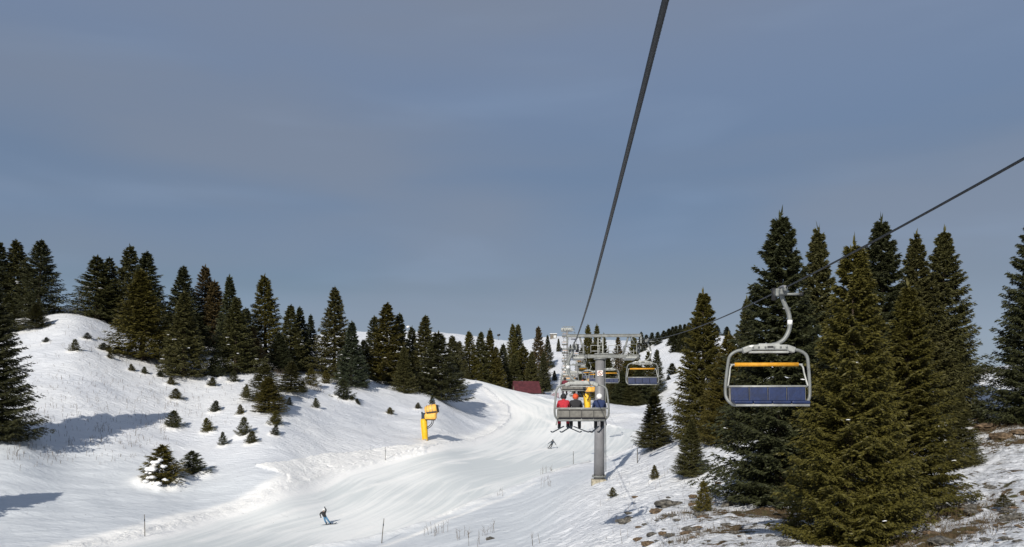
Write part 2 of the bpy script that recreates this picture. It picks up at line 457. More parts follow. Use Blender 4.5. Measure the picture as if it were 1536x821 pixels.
def snow_mat():
    m, nt, b = newmat('snow')
    L = nt.links
    tc = nd(nt, 'ShaderNodeTexCoord'); ob = tc.outputs['Object']
    A = {k: nd(nt, 'ShaderNodeAttribute', attribute_name=k).outputs['Fac'] for k in ('piste', 'rough', 'churn', 'white', 'bare', 'across', 'along')}
    def mapped(rot, sc):
        mp = nd(nt, 'ShaderNodeMapping'); mp.inputs['Rotation'].default_value = rot; mp.inputs['Scale'].default_value = sc
        L.new(ob, mp.inputs['Vector']); return mp.outputs[0]
    drift = mapped((0, 0, math.radians(35)), (0.45, 1.5, 1.0))
    flow = nd(nt, 'ShaderNodeCombineXYZ')
    L.new(math_n(nt, 'MULTIPLY', A['across'], 1.0), flow.inputs[0]); L.new(math_n(nt, 'MULTIPLY', A['along'], 0.035), flow.inputs[1])
    n_drift = noise(nt, drift, 1.6, 6, 0.6, 0.3)
    n_fine = noise(nt, ob, 7.0, 6, 0.65)
    n_flow = noise(nt, flow.outputs[0], 1.1, 5, 0.6)
    n_flow2 = noise(nt, flow.outputs[0], 4.5, 3, 0.5)
    n_big = noise(nt, ob, 0.05, 4, 0.5)
    n_clod = noise(nt, ob, 3.2, 7, 0.7)
    # snow colours: packed run slightly grey-green, wind crust slightly grey, broken snow bright
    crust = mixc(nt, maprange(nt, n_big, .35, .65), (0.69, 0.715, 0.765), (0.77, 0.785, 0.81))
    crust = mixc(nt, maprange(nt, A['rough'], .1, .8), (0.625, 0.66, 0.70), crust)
    pack = mixc(nt, maprange(nt, math_n(nt, 'ADD', math_n(nt, 'MULTIPLY', n_flow, .5), math_n(nt, 'MULTIPLY', n_big, .5)), .40, .60), (0.665, 0.703, 0.712), (0.88, 0.893, 0.885))
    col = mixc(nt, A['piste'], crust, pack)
    col = mixc(nt, math_n(nt, 'MULTIPLY', A['white'], maprange(nt, n_clod, .22, .5), True), col, (0.95, 0.945, 0.93))
    # bare ground
    bn = noise(nt, mapped((0, 0, math.radians(8)), (0.85, 0.95, 1.2)), 1.5, 8, 0.66, 0.4)
    raw = math_n(nt, 'ADD', math_n(nt, 'MULTIPLY', A['bare'], 0.39), bn)
    bn2 = noise(nt, mapped((0, 0, math.radians(-6)), (0.75, 0.95, 1.2)), 4.5, 4, 0.6, 0.2)
    raw = math_n(nt, 'MAXIMUM', raw, math_n(nt, 'ADD', math_n(nt, 'MULTIPLY', A['bare'], 0.16), math_n(nt, 'ADD', bn2, 0.045)))
    bare = maprange(nt, raw, 0.765, 0.80)
    e1 = noise(nt, ob, 9.0, 8, 0.7)
    earth = mixc(nt, maprange(nt, e1, .35, .65), (0.035, 0.028, 0.016), (0.145, 0.095, 0.050))
    earth = mixc(nt, maprange(nt, noise(nt, ob, 1.7, 5), .5, .62), earth, (0.075, 0.072, 0.03))
    col = mixc(nt, bare, col, earth)
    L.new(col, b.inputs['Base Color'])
    L.new(maprange(nt, bare, 0, 1, 0.55, 0.95, False), b.inputs['Roughness'])
    b.inputs['Specular IOR Level'].default_value = 0.25
    # relief
    off = math_n(nt, 'SUBTRACT', 1.0, A['piste'])
    h = math_n(nt, 'MULTIPLY', math_n(nt, 'MULTIPLY', n_drift, math_n(nt, 'ADD', math_n(nt, 'MULTIPLY', A['rough'], .30), .08)), off)
    h = math_n(nt, 'ADD', h, math_n(nt, 'MULTIPLY', math_n(nt, 'MULTIPLY', n_fine, 0.12), math_n(nt, 'ADD', A['rough'], 0.18)))
    h = math_n(nt, 'ADD', h, math_n(nt, 'MULTIPLY', math_n(nt, 'MULTIPLY', n_flow, 0.09), A['piste']))
    h = math_n(nt, 'ADD', h, math_n(nt, 'MULTIPLY', math_n(nt, 'MULTIPLY', n_flow2, 0.022), A['piste']))
    h = math_n(nt, 'ADD', h, math_n(nt, 'MULTIPLY', math_n(nt, 'MULTIPLY', n_clod, 0.22), A['churn']))
    h = math_n(nt, 'SUBTRACT', h, math_n(nt, 'MULTIPLY', maprange(nt, raw, 0.69, 0.80), 0.12))
    h = math_n(nt, 'ADD', h, math_n(nt, 'MULTIPLY', math_n(nt, 'MULTIPLY', e1, 0.10), bare))
    bp = nd(nt, 'ShaderNodeBump'); bp.inputs['Strength'].default_value = 0.8; bp.inputs['Distance'].default_value = 1.0
    L.new(h, bp.inputs['Height']); L.new(bp.outputs[0], b.inputs['Normal'])
    return m

# ------------------------------------------------------------------ spruces
def kites(p, d, l, w, rng, flat=0.5):
    """narrow four-cornered sprays: p base (n,3), d direction, l length, w width"""
    n = len(p)
    up = np.tile([0, 0, 1.0], (n, 1)); s0 = np.cross(d, up)
    s0 /= np.maximum(np.linalg.norm(s0, axis=1, keepdims=True), 1e-6)
    q = np.cross(s0, d)
    a = rng.uniform(-math.pi * flat, math.pi * flat, (n, 1))
    s = s0 * np.cos(a) + q * np.sin(a)
    l = l[:, None]; w = w[:, None]
    mid = p + d * l * 0.4
    v = np.stack([p, mid + s * w, p + d * l + q * 0.05 * l, mid - s * w], 1)
    return v.reshape(-1, 3)

def spruce_crown(seed, H=12.0, R=2.4, nb=200, ns=16, nt=8, tw=0.20, ww=0.028, power=0.8, low=0.02, lean=0.0, droop=0.22, rag=0.18, blend=0.3, fan=0.42, hang=0.12):
    rng = np.random.default_rng(seed)
    # branches, denser toward the base; whorled
    k = np.arange(nb)
    h = low + (0.985 - low) * (1 - (1 - (k + rng.uniform(0, 1, nb)) / nb) ** 0.80)
    lay = np.round(h * 24) / 24
    h = np.clip((1 - blend) * h + blend * lay + rng.normal(0, .004, nb), low, 0.99)
    az = k * 2.39996 + rng.normal(0, .35, nb)
    prof = (1 - h) ** power * (0.84 + 0.16 * np.clip(h / 0.12, 0, 1))
    lob = 1 + 0.10 * np.sin(az * 2 + seed) + 0.08 * np.sin(az * 3 + h * 9 + seed * 2)
    Lb = R * prof * lob * rng.uniform(1 - rag, 1 + rag * 0.55, nb) + 0.006 * H
    out = np.stack([np.cos(az), np.sin(az), np.zeros(nb)], 1)
    side = np.stack([-np.sin(az), np.cos(az), np.zeros(nb)], 1)
    rise = np.where(h > 0.75, 0.25 + (h - 0.75) * 3.0, 0.10 - droop * (0.75 - h) / 0.75 * 1.6)
    def bpos(t):      # (nb, m) -> (nb, m, 3)
        r = Lb[:, None] * t
        z = h[:, None] * H + r * rise[:, None] + Lb[:, None] * 0.16 * (t ** 2.4) - Lb[:, None] * 0.10 * np.sin(t * math.pi)
        return out[:, None, :] * r[..., None] + np.stack([np.zeros_like(z), np.zeros_like(z), z], -1)
    t = np.linspace(0.12, 0.98, ns)[None, :] + rng.uniform(-.03, .03, (nb, ns))
    B = bpos(t)
    sg = np.where(np.arange(ns) % 2 == 0, 1.0, -1.0)[None, :, None]
    fw = rng.uniform(0.45, 1.0, (nb, ns, 1))
    dn = -rng.uniform(0.05, 0.55, (nb, ns, 1))
    D2 = out[:, None, :] * fw + side[:, None, :] * sg * rng.uniform(.6, 1.1, (nb, ns, 1)) + np.array([0, 0, 1.0]) * dn
    D2 /= np.linalg.norm(D2, axis=-1, keepdims=True)
    L2 = Lb[:, None] * fan * (1.05 - t * 0.75) * rng.uniform(.7, 1.25, (nb, ns)) + 0.004 * H
    # sprays along each side shoot
    u = np.linspace(0.10, 0.95, nt)[None, None, :] + rng.uniform(-.05, .05, (nb, ns, nt))
    P3 = B[:, :, None, :] + D2[:, :, None, :] * (L2[..., None] * u)[..., None]
    P3[..., 2] -= 0.18 * (L2[..., None] * u ** 2)
    s3 = np.cross(D2, np.array([0, 0, 1.0])); s3 /= np.maximum(np.linalg.norm(s3, axis=-1, keepdims=True), 1e-6)
    sg3 = np.where(np.arange(nt) % 2 == 0, 1.0, -1.0)[None, None, :, None]
    D3 = D2[:, :, None, :] * rng.uniform(.6, 1.2, (nb, ns, nt, 1)) + s3[:, :, None, :] * sg3 * rng.uniform(.3, .9, (nb, ns, nt, 1)) + rng.normal(0, .28, (nb, ns, nt, 3)) + np.array([0, 0, -hang])
    D3 /= np.linalg.norm(D3, axis=-1, keepdims=True)
    n3 = nb * ns * nt
    l3 = tw * rng.uniform(.6, 1.4, n3); w3 = ww * rng.uniform(.7, 1.3, n3)
    V = [kites(P3.reshape(-1, 3), D3.reshape(-1, 3), l3, w3, rng)]
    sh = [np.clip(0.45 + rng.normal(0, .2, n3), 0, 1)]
    # end sprays of every branch and the leader
    te = np.tile(np.linspace(.55, 1.0, 6), (nb, 1)); E = bpos(te).reshape(-1, 3)
    ne = nb * 6
    dE = np.repeat(out, 6, 0) + np.array([0, 0, .25]) + rng.normal(0, .35, (ne, 3)); dE /= np.linalg.norm(dE, axis=1, keepdims=True)
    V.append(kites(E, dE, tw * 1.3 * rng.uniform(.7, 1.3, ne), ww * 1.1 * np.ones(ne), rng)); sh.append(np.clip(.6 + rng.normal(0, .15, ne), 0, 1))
    nl = max(24, int(10 / tw))
    zz = rng.uniform(.93, 1.0, nl) * H
    pl = np.stack([np.zeros(nl), np.zeros(nl), zz], 1); dl = np.stack([rng.normal(0, .55, nl), rng.normal(0, .55, nl), np.full(nl, .8)], 1); dl /= np.linalg.norm(dl, axis=1, keepdims=True)
    V.append(kites(pl, dl, tw * rng.uniform(.7, 1.3, nl) , ww * np.ones(nl), rng)); sh.append(np.full(nl, .5))
    ns_ = 10; hz = np.linspace(.90, .99, ns_) * H
    dz = np.stack([rng.normal(0, .12, ns_), rng.normal(0, .12, ns_), np.ones(ns_)], 1); dz /= np.linalg.norm(dz, axis=1, keepdims=True)
    V.append(kites(np.stack([np.zeros(ns_), np.zeros(ns_), hz], 1), dz, np.full(ns_, .045 * H), np.full(ns_, .0035 * H), rng)); sh.append(np.full(ns_, .5))
    V = np.concatenate(V); sh = np.concatenate(sh)
    if lean: V[:, 0] += lean * V[:, 2] ** 2 / H
    q = np.arange(len(V)).reshape(-1, 4)
    me = mesh_np('crown', V, q)
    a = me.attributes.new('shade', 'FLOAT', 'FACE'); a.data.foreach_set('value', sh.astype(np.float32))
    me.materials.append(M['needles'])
    return me

def trunk_mesh(H=12.0, r=0.17):
    mb = MB()
    zs = [-0.8, 0, .1, .3, .6, .85, .99]
    mb.tube([(0.03 * math.sin(z * 7) * (1 - z), 0.02 * math.cos(z * 9) * (1 - z), (z if z > 0 else z / H) * H) for z in zs], [r * 1.5, r * 1.3, r, r * .75, r * .45, r * .2, .012], 9)
    me = bpy.data.meshes.new('trunk'); me.from_pydata(mb.v, [], mb.f); me.polygons.foreach_set('use_smooth', mb.sm); me.materials.append(M['bark'])
    return me

def cones_mesh(seed, H, R, n=90, power=.8, s=1.0):
    rng = random.Random(seed); mb = MB()
    for _ in range(n):
        h = rng.uniform(.62, .95); a = rng.uniform(0, 6.283); r = R * (1 - h) ** power * rng.uniform(.65, .98)
        p = Vector((math.cos(a) * r, math.sin(a) * r, h * H + .05)); l = .17 * s
        mb.tube([p, p - Vector((0, 0, l * .5)), p - Vector((0, 0, l))], [.02 * s, .04 * s, .012 * s], 5)
    me = bpy.data.meshes.new('cone_cluster'); me.from_pydata(mb.v, [], mb.f); me.materials.append(M['cone'])
    return me

def snow_mesh(seed, H, R, n=14, lo=.08, hi=.55, power=.8, s=1.0):
    rng = random.Random(seed); mb = MB()
    for _ in range(n):
        h = rng.uniform(lo, hi); a = rng.uniform(0, 6.283); r = R * (1 - h) ** power * rng.uniform(.7, .95)
        p = Vector((math.cos(a) * r, math.sin(a) * r, h * H))
        for j in range(3):
            q = p + Vector((rng.uniform(-.2, .2), rng.uniform(-.2, .2), rng.uniform(-.03, .05))) * s
            mb.ball(q, (rng.uniform(.10, .24) * s, rng.uniform(.10, .24) * s, rng.uniform(.04, .09) * s), 7, 5, Euler((rng.uniform(-.3, .3), rng.uniform(-.3, .3), 0)), .25, rng.random())
    me = bpy.data.meshes.new('snow_patch'); me.from_pydata(mb.v, [], mb.f); me.polygons.foreach_set('use_smooth', mb.sm); me.materials.append(M['snowlump'])
    return me

# reference trees (height 12, half width 2.4), shared by every copy
NEAR = [dict(crown=spruce_crown(s, 12, 2.4, nb, 30, 15, .115, .022, pw, rag=rg, blend=.22, fan=.36, hang=.30), H=12.0, W=4.3, trunk=trunk_mesh(), snow=snow_mesh(s, 12, 2.4, 7, .1, .8, pw, .26)) for s, nb, pw, rg in ((11, 370, .98, .26), (12, 370, .88, .24), (13, 370, 1.04, .24))]
MID = []
for s, nb, pw, rg in ((21, 230, 1.0, .24), (22, 220, .88, .24), (23, 235, 1.1, .22), (24, 215, .95, .32), (25, 230, .80, .24)):
    MID.append(dict(crown=spruce_crown(s, 12, 2.4, nb, 16, 8, .21, .040, pw, rag=rg, blend=.25, fan=.37, hang=.22), H=12.0, W=4.3, trunk=trunk_mesh(), snow=snow_mesh(s, 12, 2.4, 14, .05, .5, pw, .62) if s in (21, 24, 23) else None))
FAR = [dict(crown=spruce_crown(s, 12, 2.1, nb, 10, 5, .45, .10, pw), H=12.0, W=4.6, trunk=trunk_mesh()) for s, nb, pw in ((31, 110, 1.0), (32, 100, .92), (33, 120, 1.1))]
SAP = [dict(crown=spruce_crown(s, 2.0, .66, nb, 9, 6, .13, .016, pw, droop=-.02, rag=.45), H=2.0, W=1.2, trunk=trunk_mesh(2.0, .028)) for s, nb, pw in ((41, 74, 1.0), (42, 62, 1.05), (43, 84, .95))]

OLIVE = (0.076, 0.066, 0.014); DARK = (0.046, 0.049, 0.020); GREEN = (0.064, 0.062, 0.021); BROWN = (0.085, 0.060, 0.023); BLUEG = (0.045, 0.054, 0.030)
COLLARS = []
def tree(name, kind, cx, top, d=None, base=None, w=40, col=GREEN, label='', cat='tree', group=None, rot=None, cones=False, snow=False):
    """a spruce whose tip is at (cx, top) and which stands on the ground at distance d (or where the pixel row 'base' meets the ground)"""
    p = hit(cx, base) if d is None else at(cx, d)
    d = p.y
    if kind in SAP and d > 40: COLLARS.append((p.x, p.y, max(.5 * w * d / F, .25)))
    ztop = d * (HY - top) / F
    Ht = max(ztop - p.z, 0.3)
    sz = Ht / kind['H']; sx = (w * (1.04 if kind in NEAR else 1.30) * d / F) / kind['W']
    e = empty(name, p - Vector((0, 0, 0.03 * min(1, Ht))), label, cat, group, rot if rot is not None else RNG.uniform(0, 6.28))
    e.scale = (sx, sx, sz)
    k_ = .10 if Ht < 3.5 else .018
    e.rotation_euler.x = RNG.normal(0, k_); e.rotation_euler.y = RNG.normal(0, k_)
    t = link('trunk', kind['trunk'], e)
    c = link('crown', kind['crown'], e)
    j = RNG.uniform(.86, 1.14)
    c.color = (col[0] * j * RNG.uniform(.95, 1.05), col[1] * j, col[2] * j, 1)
    if snow and kind.get('snow'): tag(link('snow_patch', kind['snow'], e), kind='stuff')
    return e

def forest():
    N, Md, Fa, S = NEAR, MID, FAR, SAP
    T = tree
    # --- right-hand group, near
    G = 'tall spruces on the right slope'
    T('spruce_tree', N[1], 1055, 436, d=66, w=104, col=OLIVE, label='slim olive spruce at the left end of the right-hand group', group=G)
    T('spruce_tree', N[0], 1036, 628, base=712, w=54, col=GREEN, label='short dense spruce standing on the snow below the slim olive spruce', group=G)
    T('spruce_tree', N[2], 1120, 447, d=70, w=84, col=GREEN, label='spruce tip crossed by the right cable behind the nearest chair', group=G)
    T('spruce_tree', N[1], 1090, 500, d=61, w=92, col=OLIVE, label='olive spruce behind the left side of the nearest empty chair', group=G)
    T('spruce_tree', N[0], 1172, 322, d=41, w=205, col=DARK, label='tall dark spruce directly behind the nearest empty chair', group=G, snow=True)
    T('spruce_tree', N[2], 1217, 345, d=47, w=150, col=GREEN, label='spruce tip just right of the tall dark spruce behind the chair', group=G, snow=True)
    T('spruce_tree', N[1], 1272, 362, d=30, w=205, col=OLIVE, label='large olive spruce in the foreground reaching the bottom edge', group=G, snow=True)
    T('spruce_tree', N[0], 1327, 326, d=47, w=170, col=DARK, label='tall dark spruce crossed by the right cable above the olive spruce', group=G)
    T('spruce_tree', N[2], 1380, 350, d=51, w=130, col=GREEN, label='left of the two close spruce tips at the right end of the group', group=G)
    T('spruce_tree', N[1], 1412, 345, d=52, w=124, col=GREEN, label='right of the two close spruce tips, its foot in shaded snow', group=G)
    T('spruce_tree', N[0], 1356, 428, d=33, w=176, col=OLIVE, label='olive spruce right of the large foreground one, lower tip', group=G, snow=True)
    T('spruce_tree', N[2], 1440, 588, base=698, w=62, col=GREEN, label='small spruce beside the open snow strip on the right', group=G)
    T('spruce_tree', N[1], 1554, 306, d=46, w=140, col=DARK, label='dark spruce cut by the right edge of the picture', group=G)
    T('spruce_tree', N[0], 982, 586, base=670, w=60, col=GREEN, label='isolated spruce under the second empty chair at the bank edge', group=G)
    # small plants on the right bank
    for cx, top, base, w, lb in ((1055, 722, 766, 26, 'thin olive sapling beside the bare earth under the tall dark spruce'), (982, 698, 718, 14, 'little spruce sapling on the bank right of the tower foot'),
                                 (919, 731, 745, 12, 'tiny sapling just below the tower foot'), (1506, 742, 760, 26, 'low bushy sapling in shaded snow at the right edge')):
        T('spruce_sapling', S[RNG.integers(3)], cx, top, base=base, w=w, col=OLIVE, label=lb, cat='sapling', group='saplings on the right bank')
    # --- left hill
    G = 'spruces on the left hill'
    rows = [  # kind, cx, top, d, w, colour, cones, snow, label
     (1, -2, 362, 158, 50, DARK, 0, 0, 'dark spruce cut by the left edge at the hilltop'),
     (0, 28, 360, 160, 62, GREEN, 0, 1, 'left of two dark spruces by the bare hilltop gap'),
     (4, 58, 360, 158, 56, DARK, 0, 0, 'very dark spruce on the left side of the hilltop gap'),
     (2, 12, 440, 146, 40, GREEN, 0, 0, 'mid green spruce below the hilltop trees at the left edge'),
     (3, 146, 384, 163, 62, GREEN, 0, 1, 'bushy spruce on the right side of the hilltop gap'),
     (1, 163, 386, 168, 44, DARK, 0, 0, 'spruce tucked behind the bushy one right of the hilltop gap'),
     (1, 194, 369, 167, 58, GREEN, 1, 0, 'tallest spruce of the clump right of the hilltop gap'),
     (3, 221, 377, 163, 64, DARK, 0, 0, 'dark spruce behind the broad olive spruce'),
     (2, 214, 405, 139, 84, OLIVE, 0, 0, 'broad olive spruce in front of the hilltop clump'),
     (0, 273, 400, 165, 56, DARK, 0, 0, 'dark spruce rising right of the broad olive spruce'),
     (1, 307, 398, 172, 46, BROWN, 1, 0, 'narrow spruce with brown cones on the hill skyline'),
     (2, 276, 437, 134, 66, GREEN, 0, 1, 'green spruce low on the slope right of the broad olive one'),
     (3, 322, 421, 168, 48, BROWN, 0, 0, 'brownish spruce between two pointed skyline spruces'),
     (2, 346, 414, 158, 46, DARK, 0, 0, 'sharp pointed dark spruce left of the round cone-laden one'),
     (0, 353, 446, 142, 56, GREEN, 0, 1, 'green spruce in front of the sharp pointed one'),
     (1, 398, 413, 165, 56, OLIVE, 1, 0, 'broad rounded spruce with many brown cones on the skyline'),
     (4, 377, 490, 146, 36, BROWN, 0, 0, 'small brownish spruce under the cone-laden spruce'),
     (3, 436, 457, 158, 46, GREEN, 0, 1, 'spruce with a ragged tip left of a slim snowy one'),
     (0, 451, 461, 162, 36, DARK, 0, 1, 'dark twin behind the ragged-tipped spruce'),
     (2, 465, 472, 168, 30, BLUEG, 0, 1, 'slim snow-dusted spruce left of the lone tall pyramid'),
     (0, 501, 432, 160, 56, GREEN, 1, 0, 'tall regular pyramid spruce in the middle of the left hill'),
     (2, 527, 482, 154, 46, BLUEG, 0, 1, 'lower spruce leaning against the tall pyramid spruce'),
     (1, 563, 474, 180, 38, DARK, 0, 1, 'dark snowy spruce on the left of the full round spruce'),
     (3, 580, 454, 172, 62, OLIVE, 0, 1, 'full round spruce standing above the snow gun'),
     (0, 597, 470, 176, 44, DARK, 0, 0, 'dark spruce on the right shoulder of the full round one'),
     (2, 606, 520, 162, 32, GREEN, 0, 0, 'short spruce in front of the full round spruce'),
     (0, 637, 474, 178, 50, GREEN, 0, 1, 'pointed spruce behind the big dark bush at the run edge'),
     (3, 657, 498, 168, 66, DARK, 0, 1, 'big dark spruce at the bend of the ski run'),
     (4, 678, 504, 196, 34, GREEN, 0, 0, 'spruce just right of the big dark one at the bend'),
     (1, 618, 490, 185, 34, DARK, 0, 0, 'spruce filling the gap left of the pointed spruce'),
     (4, 255, 470, 150, 40, DARK, 0, 0, 'dark filler spruce between the broad olive and green spruces'),
     (3, 296, 470, 155, 44, DARK, 0, 0, 'dark spruce at the snow gap in the hill trees'),
     (1, 370, 462, 158, 40, DARK, 0, 0, 'dark spruce left of the cone-laden rounded spruce'),
     (4, 418, 500, 152, 34, DARK, 0, 0, 'low dark spruce right of the cone-laden rounded spruce'),
     (0, 545, 510, 176, 34, DARK, 0, 1, 'low dark spruce between the pyramid and the full round spruce'),
    ]
    for k, cx, top, d, w, c, cn, sn, lb in rows:
        T('spruce_tree', Md[k], cx, top, d=d, w=w, col=c, label=lb, group=G, cones=bool(cn), snow=bool(sn))
    T('spruce_tree', N[0], -18, 408, d=88, w=132, col=DARK, label='near dark spruce at the left edge casting a long shadow', group=G)
    T('spruce_tree', N[2], -240, 560, d=60, w=190, col=GREEN, label='spruce beyond the left edge casting the bottom left shadow', group=G)
    T('spruce_tree', Md[2], 55, 455, base=492, w=34, col=GREEN, label='small spruce at the foot of the very dark hilltop spruce', group=G)
    T('spruce_tree', Md[0], 437, 542, base=588, w=40, col=GREEN, label='small spruce on open snow left of the slope middle', group=G, snow=True)
    T('spruce_tree', Md[4], 397, 545, base=600, w=44, col=GREEN, label='upper one of two overlapping bushy small spruces', group=G)
    T('spruce_tree', Md[4], 404, 566, base=618, w=42, col=OLIVE, label='olive rounded bush spruce in front of its darker neighbour', group=G)
    T('spruce_tree', S[2], 243, 669, base=727, w=54, col=OLIVE, label='young spruce loaded with a big white snow clump', group=G)
    T('spruce_tree', S[0], 290, 677, base=715, w=40, col=DARK, label='young bare spruce just right of the snow-laden one', group=G)
    sap = [(466,553,580,24,'largest of the saplings right of the small open-slope spruce'),(489,556,575,14,'sapling below the tall pyramid spruce'),(515,569,600,26,'stout sapling alone on the snow below the pyramid spruce'),(545,569,583,12,'sapling under the low dark spruce'),
     (586,554,578,16,'sapling at the foot of the full round spruce'),(322,534,566,24,'sapling at the lower edge of the hill trees, above two tiny ones'),(413,616,638,18,'sapling just below the olive rounded bush'),(412,637,653,14,'lower sapling of the pair under the olive bush'),
     (366,626,653,20,'taller sapling of the pair left of the olive bush'),(378,647,665,17,'shorter sapling of the pair left of the olive bush'),(335,648,668,13,'sapling with a snow collar, lowest of the slope row'),(312,627,648,16,'sapling with a snow foot on the middle of the left slope'),
     (323,601,618,15,'sapling above the snow-footed one'),(361,607,623,12,'small sapling between the slope row and the olive bush'),(263,583,600,17,'sapling near the tip of the long tree shadow'),(259,616,641,23,'thick sapling just below the long tree shadow'),
     (257,566,578,14,'sapling above the tip of the long tree shadow'),(318,566,579,13,'sapling below the lower edge of the green spruce'),(217,550,562,10,'tiny sapling under the broad olive spruce, right one'),(198,546,557,10,'tiny sapling under the broad olive spruce, left one'),
     (112,509,528,15,'sapling alone on the upper left slope'),(131,499,508,13,'tiny dark bush near the hilltop gap'),(155,514,525,13,'upper left sapling of the cluster left of the broad olive spruce'),(163,519,528,10,'middle sapling of the cluster left of the broad olive spruce'),
     (165,528,538,11,'lowest sapling of the cluster left of the broad olive spruce'),(176,520,529,12,'right sapling of the cluster left of the broad olive spruce'),(475,597,612,10,'thin sapling left of the stout lone sapling'),(528,594,605,10,'left of two tiny saplings by the stout lone one'),
     (536,598,608,10,'right of two tiny saplings by the stout lone one'),(585,611,621,12,'tiny sapling on the slope left of the snow gun'),(627,604,612,9,'tiny sapling just left of the snow gun head'),(648,594,606,9,'thin sapling above the snow gun head'),
     (368,577,596,12,'thin sapling left of the overlapping bushy spruces'),(434,596,610,9,'thin sapling right of the olive rounded bush'),(505,556,570,9,'sapling between the pyramid and its lower neighbour'),(600,566,580,14,'low sapling right under the full round spruce'),
     (625,570,586,14,'low sapling left of the big dark spruce at the bend'),(560,560,574,12,'low sapling below the dark snowy spruce'),(350,556,572,14,'low sapling under the pointed hill spruces'),(452,572,590,14,'low sapling touching the small open-slope spruce'),
     (240,556,566,11,'tiny sapling between the two lower edges of the hill spruces'),(70,506,514,10,'faint little bush on the upper left slope')]
    for cx, top, base, w, lb in sap:
        T('spruce_sapling', S[RNG.integers(3)], cx, top, base=base, w=w, col=[DARK, GREEN, OLIVE][RNG.integers(3)], label=lb, cat='sapling', group='saplings on the left slope')
    # --- behind the bend of the run
    G = 'spruces behind the bend of the run'
    rows = [(1, 704, 497, 245, 32, OLIVE, 'leftmost spruce of the row behind the run crest'), (0, 722, 498, 248, 34, GREEN, 'second spruce from the left behind the run crest'), (2, 734, 494, 250, 34, OLIVE, 'twin-tipped spruce, tallest of the row behind the run crest'),
            (4, 690, 512, 240, 26, GREEN, 'low spruce at the left start of the row behind the crest'), (3, 754, 516, 262, 30, DARK, 'short pointed spruce in the gap of the crest row'), (1, 745, 520, 250, 26, OLIVE, 'olive spruce squeezed right of the twin-tipped one'),
            (1, 768, 486, 330, 24, OLIVE, 'left tip of the tall far pair standing above the crest row'), (4, 776, 487, 334, 24, GREEN, 'right tip of the tall far pair standing above the crest row'),
            (4, 786, 520, 268, 38, OLIVE, 'broad olive spruce above the red roof'), (0, 797, 528, 264, 28, GREEN, 'spruce at the right end above the red roof'), (0, 772, 532, 262, 30, GREEN, 'spruce left of the broad olive one above the red roof'),
            (1, 809, 490, 300, 27, BROWN, 'tall brownish spruce left of the snow chute'), (0, 822, 503, 345, 16, DARK, 'narrow far spruce right of the brownish one'), (3, 815, 528, 290, 20, DARK, 'low dark spruce at the foot of the brownish one')]
    for k, cx, top, d, w, c, lb in rows:
        T('spruce_tree', Md[k], cx, top, d=d, w=w, col=c, label=lb, group=G)
    for cx, top, base, w, lb in ((822, 566, 584, 9, 'little spruce on the chute right of the red roof'), (832, 556, 570, 8, 'little spruce partly behind the loaded chair, on the chute'), (838, 508, 527, 7, 'tiny far spruce high on the snow chute')):
        T('spruce_tree', Fa[0], cx, top, base=base, w=w, col=DARK, label=lb, group=G)
    # --- beyond the tower
    G = 'spruces beyond the first tower'
    rows = [(0, 883, 488, 300, 30, OLIVE, 'left pointed spruce above the tower gantry'), (2, 896, 487, 305, 28, GREEN, 'right pointed spruce above the tower gantry'), (1, 890, 515, 280, 44, OLIVE, 'wide spruce behind the tower walkway'), (1, 907, 500, 320, 18, GREEN, 'spruce behind the gantry ladder'),
            (3, 928, 504, 330, 20, BROWN, 'brownish spruce seen between gantry and right walkway'), (4, 950, 506, 240, 32, OLIVE, 'olive spruce right of the tower head'), (0, 915, 530, 235, 34, GREEN, 'spruce behind the third empty chair'), (2, 940, 532, 232, 36, OLIVE, 'spruce between the second and third empty chairs'),
            (0, 932, 556, 222, 30, DARK, 'low dark spruce at the run edge right of the tower'), (4, 921, 566, 226, 26, GREEN, 'low spruce touching the tower post'), (2, 971, 526, 238, 26, GREEN, 'spruce behind the second empty chair hanger'), (1, 985, 524, 245, 22, DARK, 'dark spruce right of the second empty chair hanger'),
            (0, 962, 548, 228, 40, DARK, 'broad spruce behind the second empty chair seat'), (3, 948, 566, 220, 30, GREEN, 'low spruce under the second empty chair, left side'), (1, 873, 520, 270, 26, GREEN, 'spruce behind the left tower walkway'), (4, 905, 545, 240, 34, OLIVE, 'olive spruce right behind the tower post')]
    for k, cx, top, d, w, c, lb in rows:
        T('spruce_tree', Md[k], cx, top, d=d, w=w, col=c, label=lb, group=G)
    T('spruce_tree', Fa[1], 1008, 545, base=561, w=16, col=DARK, label='small dark spruce alone on the right snow chute', group=G)
    T('spruce_tree', Fa[2], 1003, 563, base=571, w=8, col=DARK, label='tiny dot-like spruce low on the right snow chute', group=G)
    # far ridge on the right: a row of near identical crowns
    G = 'far row of spruces on the right ridge'
    lab = 'dark spruce in the far row along the ridge between tower and right trees'
    for cx, top in ((961,498),(970,502),(978,499),(987,498),(996,496),(1003,493),(1009,490),(1014,489),(1021,487),(1027,486),(1034,484),(1041,482),(1048,486),(1062,490),(1075,488),(1090,490)):
        T('spruce_tree', Fa[RNG.integers(3)], cx, top, d=float(RNG.uniform(372, 405)), w=13, col=DARK, label=lab, group=G)
    lab = 'dark spruce in the far clump left of the slim olive spruce'
    for cx, top, d in ((1008,500,345),(1016,497,350),(1024,496,345),(1032,494,350),(1040,492,340),(1013,512,318),(1022,508,316),(1031,505,320),(1040,503,318),(1048,500,310)):
        T('spruce_tree', Fa[RNG.integers(3)], cx, top, d=d, w=17, col=DARK, label=lab, group='far clump of spruces on the right chute')
    # trees behind the right hand ridge
    T('spruce_tree', Md[2], 1447, 520, d=64, w=34, col=DARK, label='low dark spruce at the top of the shaded snow strip', group='tall spruces on the right slope')

forest()
GROUND = terrain()

